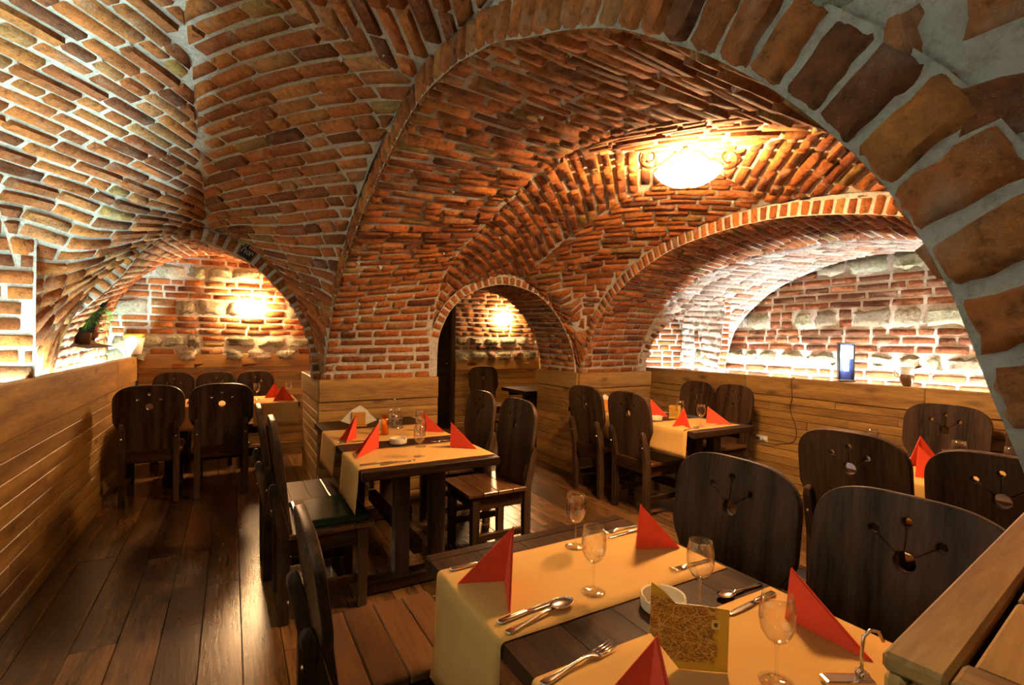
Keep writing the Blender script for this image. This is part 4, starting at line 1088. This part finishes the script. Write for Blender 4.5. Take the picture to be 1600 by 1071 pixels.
# ---- napkin holders with white napkins fanned out
o = box('emblem', (0, 0, 0), (0.017, 0.0008, 0.019), plain('pale_gold_print', (0.70, 0.52, 0.14), 0.4), bev=0.0)
pc = bpy.data.objects['printed_card']; o.parent = pc; o.location = (0.073, -0.0016, 0.098)
o = box('emblem_mark', (0, 0, 0), (0.007, 0.0008, 0.008), plain('brown_print', (0.10, 0.04, 0.01), 0.4), bev=0.0); o.parent = pc; o.location = (0.073, -0.0022, 0.098)
def holder(label, loc, rz, s=1.0):
    t = thing('napkin_holder', label, 'napkin holder', loc, rz); t.scale = (s, s, s)
    ow = plain('orange_wood', (0.55, 0.24, 0.03), 0.5)
    box('base', (-0.06, -0.03, 0), (0.06, 0.03, 0.012), ow, t)
    box('front_plate', (-0.052, -0.030, 0.012), (0.052, -0.022, 0.115), ow, t); box('rear_plate', (-0.052, 0.022, 0.012), (0.052, 0.030, 0.10), ow, t)
    for i in range(5):
        y = -0.016+0.008*i; w_ = 0.135-0.006*i; V = []; prof = [(-w_, 0.045), (-0.045, 0.014), (0.045, 0.014), (w_, 0.05), (0.055, 0.125), (0.005, 0.163), (-0.06, 0.125)]
        n = len(prof); V = [(x, y-0.002+0.02*(z > 0.1)*0, z) for x, z in prof]+[(x, y+0.002, z) for x, z in prof]
        mesh_obj('napkin_sheet', V, [tuple(range(n)), tuple(range(2*n-1, n-1, -1))]+[(k, k+n, (k+1) % n+n, (k+1) % n) for k in range(n)], NAPWHITE, t)
    return t
holder('orange wooden holder with fanned white napkins against the pillar', (0.865, 3.90, 0.7605), -0.35)
holder('wooden holder with white napkins between the two chairs of the far right table', (3.17, 3.72, 0.7645), -0.6)
# ---- cruet stand, candle glass, egg-cup like jar
cs = thing('cruet_stand', 'chrome cruet stand with glass bottles on the middle table', 'cruet stand', (1.085, 3.70, 0.7645))
bm_obj('base_plate', lathe_bm([(0, 0), (0.065, 0), (0.068, 0.006), (0.06, 0.012), (0, 0.012)], 28), STEEL, cs, True)
bm_obj('handle_rod', lathe_bm([(0.003, 0.012), (0.003, 0.20), (0.007, 0.207), (0.009, 0.216), (0.006, 0.225), (0, 0.228)], 12), STEEL, cs, True)
pts = [(0.038*math.cos(a), 0.0, 0.0) for a in (0,)]
for k, (x, y) in enumerate(((-0.034, 0.0), (0.034, 0.0), (0.0, -0.036), (0.0, 0.036))):
    bm_obj('ring', tube_bm([(x+0.029*math.cos(2*P*i/16), y+0.029*math.sin(2*P*i/16), 0.075) for i in range(17)], 0.0022, 6), STEEL, cs, True)
    hgt = 0.125 if k < 2 else 0.08
    bo = bm_obj('bottle', lathe_bm([(0, 0.014), (0.024, 0.014), (0.026, 0.02), (0.026, hgt*0.62), (0.012, hgt*0.85), (0.010, hgt), (0.0085, hgt), (0.022, hgt*0.6), (0.022, 0.02), (0, 0.018)], 18), GLASS, cs, True, loc=(x, y, 0))
    bm_obj('stopper', lathe_bm([(0, hgt-0.004), (0.012, hgt-0.002), (0.014, hgt+0.012), (0.010, hgt+0.024), (0, hgt+0.027)], 14), STEEL, bo, True)
cg = thing('candle_glass', 'tall amber candle glass beside the cruet stand', 'candle glass', (0.948, 3.47, 0.7645))
bm_obj('glass', lathe_bm([(0, 0.0), (0.026, 0.0), (0.027, 0.006), (0.024, 0.06), (0.030, 0.14), (0.0285, 0.14), (0.0225, 0.06), (0.0245, 0.01), (0, 0.008)], 22), AMBER, cg, True)
bm_obj('candle', lathe_bm([(0, 0.009), (0.019, 0.009), (0.019, 0.065), (0.004, 0.066), (0.0015, 0.078), (0, 0.078)], 18), plain('honey_wax', (0.75, 0.42, 0.10), 0.5), cg, True)
tc_ = bm_obj('toothpick_cup', lathe_bm([(0, 0), (0.026, 0), (0.030, 0.01), (0.027, 0.05), (0.031, 0.075), (0.028, 0.075), (0.024, 0.05), (0, 0.012)], 22), CERAM, None, True, loc=(0.985, 3.66, 0.7645)); tag(tc_, 'small cream cup on the middle table, left of the cruet stand', 'cup')
# ---- metal spring clip by the boarded pier
mc = thing('menu_clip', 'silver wire clip standing on the near table beside the boarded pier', 'clip', (1.085, 0.52, 0.765), -0.5)
box('foot', (-0.05, -0.016, 0), (0.05, 0.016, 0.012), STEEL, mc, bev=0.005, seg=2)
bm_obj('wire', tube_bm([(0.03, 0, 0.01), (0.028, 0, 0.06), (0.032, 0, 0.095), (0.045, 0, 0.108), (0.062, 0, 0.105), (0.072, 0, 0.085)], 0.0035, 8), STEEL, mc, True)
bm_obj('coil', tube_bm([(0.03+0.008*math.cos(a*0.9), -0.012+0.0012*a, 0.02+0.008*math.sin(a*0.9)) for a in range(20)], 0.002, 6), STEEL, mc, True)
# ---- on the ledges
mg = thing('beer_mug', 'small white and brown mug on the right ledge', 'mug', (4.80, 1.895, LEDGE_R), 2.0)
bm_obj('body', lathe_bm([(0, 0.0), (0.026, 0.0), (0.032, 0.012), (0.050, 0.05), (0.052, 0.075), (0.043, 0.095), (0.046, 0.15), (0.042, 0.15), (0.039, 0.095), (0.046, 0.07), (0, 0.02)], 26), plain('brown_glazed_clay', (0.16, 0.075, 0.025), 0.3), mg, True)
bm_obj('collar', lathe_bm([(0.0465, 0.097), (0.050, 0.155), (0.046, 0.157), (0.0435, 0.10)], 26), plain('white_glaze', (0.75, 0.75, 0.68), 0.3), mg, True)
bm_obj('handle', tube_bm([(0.044, 0, 0.13), (0.07, 0, 0.135), (0.085, 0, 0.115), (0.083, 0, 0.09), (0.068, 0, 0.072), (0.05, 0, 0.07)], 0.006, 8), plain('white_glaze_handle', (0.75, 0.75, 0.68), 0.3), mg, True)
pt = thing('flower_pot', 'white tapered pot with a golden rim on the corner of the left ledge', 'pot', (-0.955, 6.93, LEDGE_L+0.03))
bm_obj('body', lathe_bm([(0, 0), (0.06, 0), (0.066, 0.004), (0.10, 0.19), (0.094, 0.19), (0.06, 0.01), (0, 0.01)], 30), plain('white_enamel', (0.80, 0.80, 0.76), 0.3), pt, True)
bm_obj('rim', lathe_bm([(0.098, 0.187), (0.103, 0.188), (0.096, 0.232), (0.090, 0.232), (0.094, 0.19)], 30), plain('golden_rim', (0.62, 0.45, 0.07), 0.3, 0.4), pt, True)
bm_obj('liner', lathe_bm([(0.0, 0.215), (0.088, 0.215), (0.090, 0.236), (0.093, 0.240), (0.094, 0.230)], 24), plain('dark_green_liner', (0.02, 0.05, 0.03), 0.4), pt, True)
# trailing plant in the niche
pl = thing('trailing_plant', 'small green trailing plant in the dark niche of the left wall', 'plant', (-1.12, 5.55, NZ0+0.0))
bm_obj('pot', lathe_bm([(0, 0.0), (0.05, 0.0), (0.06, 0.09), (0.064, 0.10), (0.055, 0.10), (0.045, 0.02), (0, 0.02)], 20), plain('clay_pot', (0.20, 0.08, 0.03), 0.8), pl, True)
GREEN = plain('leaf_green', (0.10, 0.22, 0.03), 0.5)
for k in range(14):
    a = rnd(-0.6, 1.9); r = rnd(0.08, 0.2); h0 = rnd(0.18, 0.34); drop = rnd(-0.02, 0.16)
    p = [(0, 0, 0.08), (0.4*r*math.cos(a), 0.4*r*math.sin(a), h0*0.8), (r*math.cos(a), r*math.sin(a), h0), (1.35*r*math.cos(a), 1.35*r*math.sin(a), h0-drop)]
    C, _ = resample(p, 8); st = bm_obj('stem', tube_bm(C, 0.003, 5), GREEN, pl, True)
    for i in range(2, 9):
        for sd in (-1, 1):
            q = C[i]; d = Vector((math.cos(a+sd*1.1), math.sin(a+sd*1.1), rnd(-0.3, 0.3)))*0.028; u = Vector((0, 0, 0.006)); t_ = (C[i]-C[i-1]).normalized()*0.009
            mesh_obj('leaf', [q, q+d*0.5+t_+u, q+d, q+d*0.5-t_+u], [(0, 1, 2, 3)], GREEN, st)
# ---- outlet and cord on the right wall
ot = thing('wall_outlet', 'white double wall outlet with a plugged black cord', 'outlet', (XR-0.003, 3.11, 0.47))
box('plate', (-0.012, -0.062, -0.03), (0.0, 0.062, 0.03), WHITEPL, ot, bev=0.003)
for y in (-0.03, 0.03):
    o = bm_obj('socket', lathe_bm([(0, 0.004), (0.017, 0.004), (0.019, 0), (0.021, 0), (0.021, 0.006), (0.0, 0.0061)][::-1], 20), WHITEPL, ot, True, loc=(-0.012, y, 0), rot=(0, -P/2, 0))
bm_obj('plug', lathe_bm([(0, 0), (0.017, 0), (0.016, 0.028), (0.006, 0.04), (0, 0.04)], 16), BLACK, ot, True, loc=(-0.014, 0.03, 0), rot=(0, -P/2, 0))
C, _ = resample([(XR-0.05, 3.14, 0.47), (XR-0.045, 3.02, 0.44), (XR-0.012, 2.92, 0.45), (XR-0.012, 2.78, 0.50), (XR-0.012, 2.76, 0.62), (XR-0.012, 2.82, 0.80), (XR-0.02, 2.80, 0.92), (XR-0.024, 2.805, 1.05), (XR-0.023, 2.80, 1.112), (XR+0.02, 2.80, 1.116)], 60)
tag(bm_obj('power_cord', tube_bm(C, 0.0035, 6), plain('dark_red_cord', (0.10, 0.02, 0.01), 0.5), None, True), 'thin dark cord running from the outlet up over the right ledge', 'cord')
# ---- lay the bricks collected above: those in plain sight one by one, the rest joined
bpy.context.view_layer.update()
DG = bpy.context.evaluated_depsgraph_get()
def in_sight(verts):
    c = sum(verts, Vector())/len(verts); d = c-CAMP; n = d.length
    hit, loc, *_ = SC.ray_cast(DG, CAMP, d/n, distance=n)
    return not hit or (loc-c).length < 0.09
SEEN = [(W_, lim, {id(t[1]): in_sight(t[1]) for t in W_.items}) for W_, lim in WALLS]
for W_, lim, S_ in SEEN: W_.build(lim, lambda v: S_[id(v)])
bpy.context.view_layer.update()
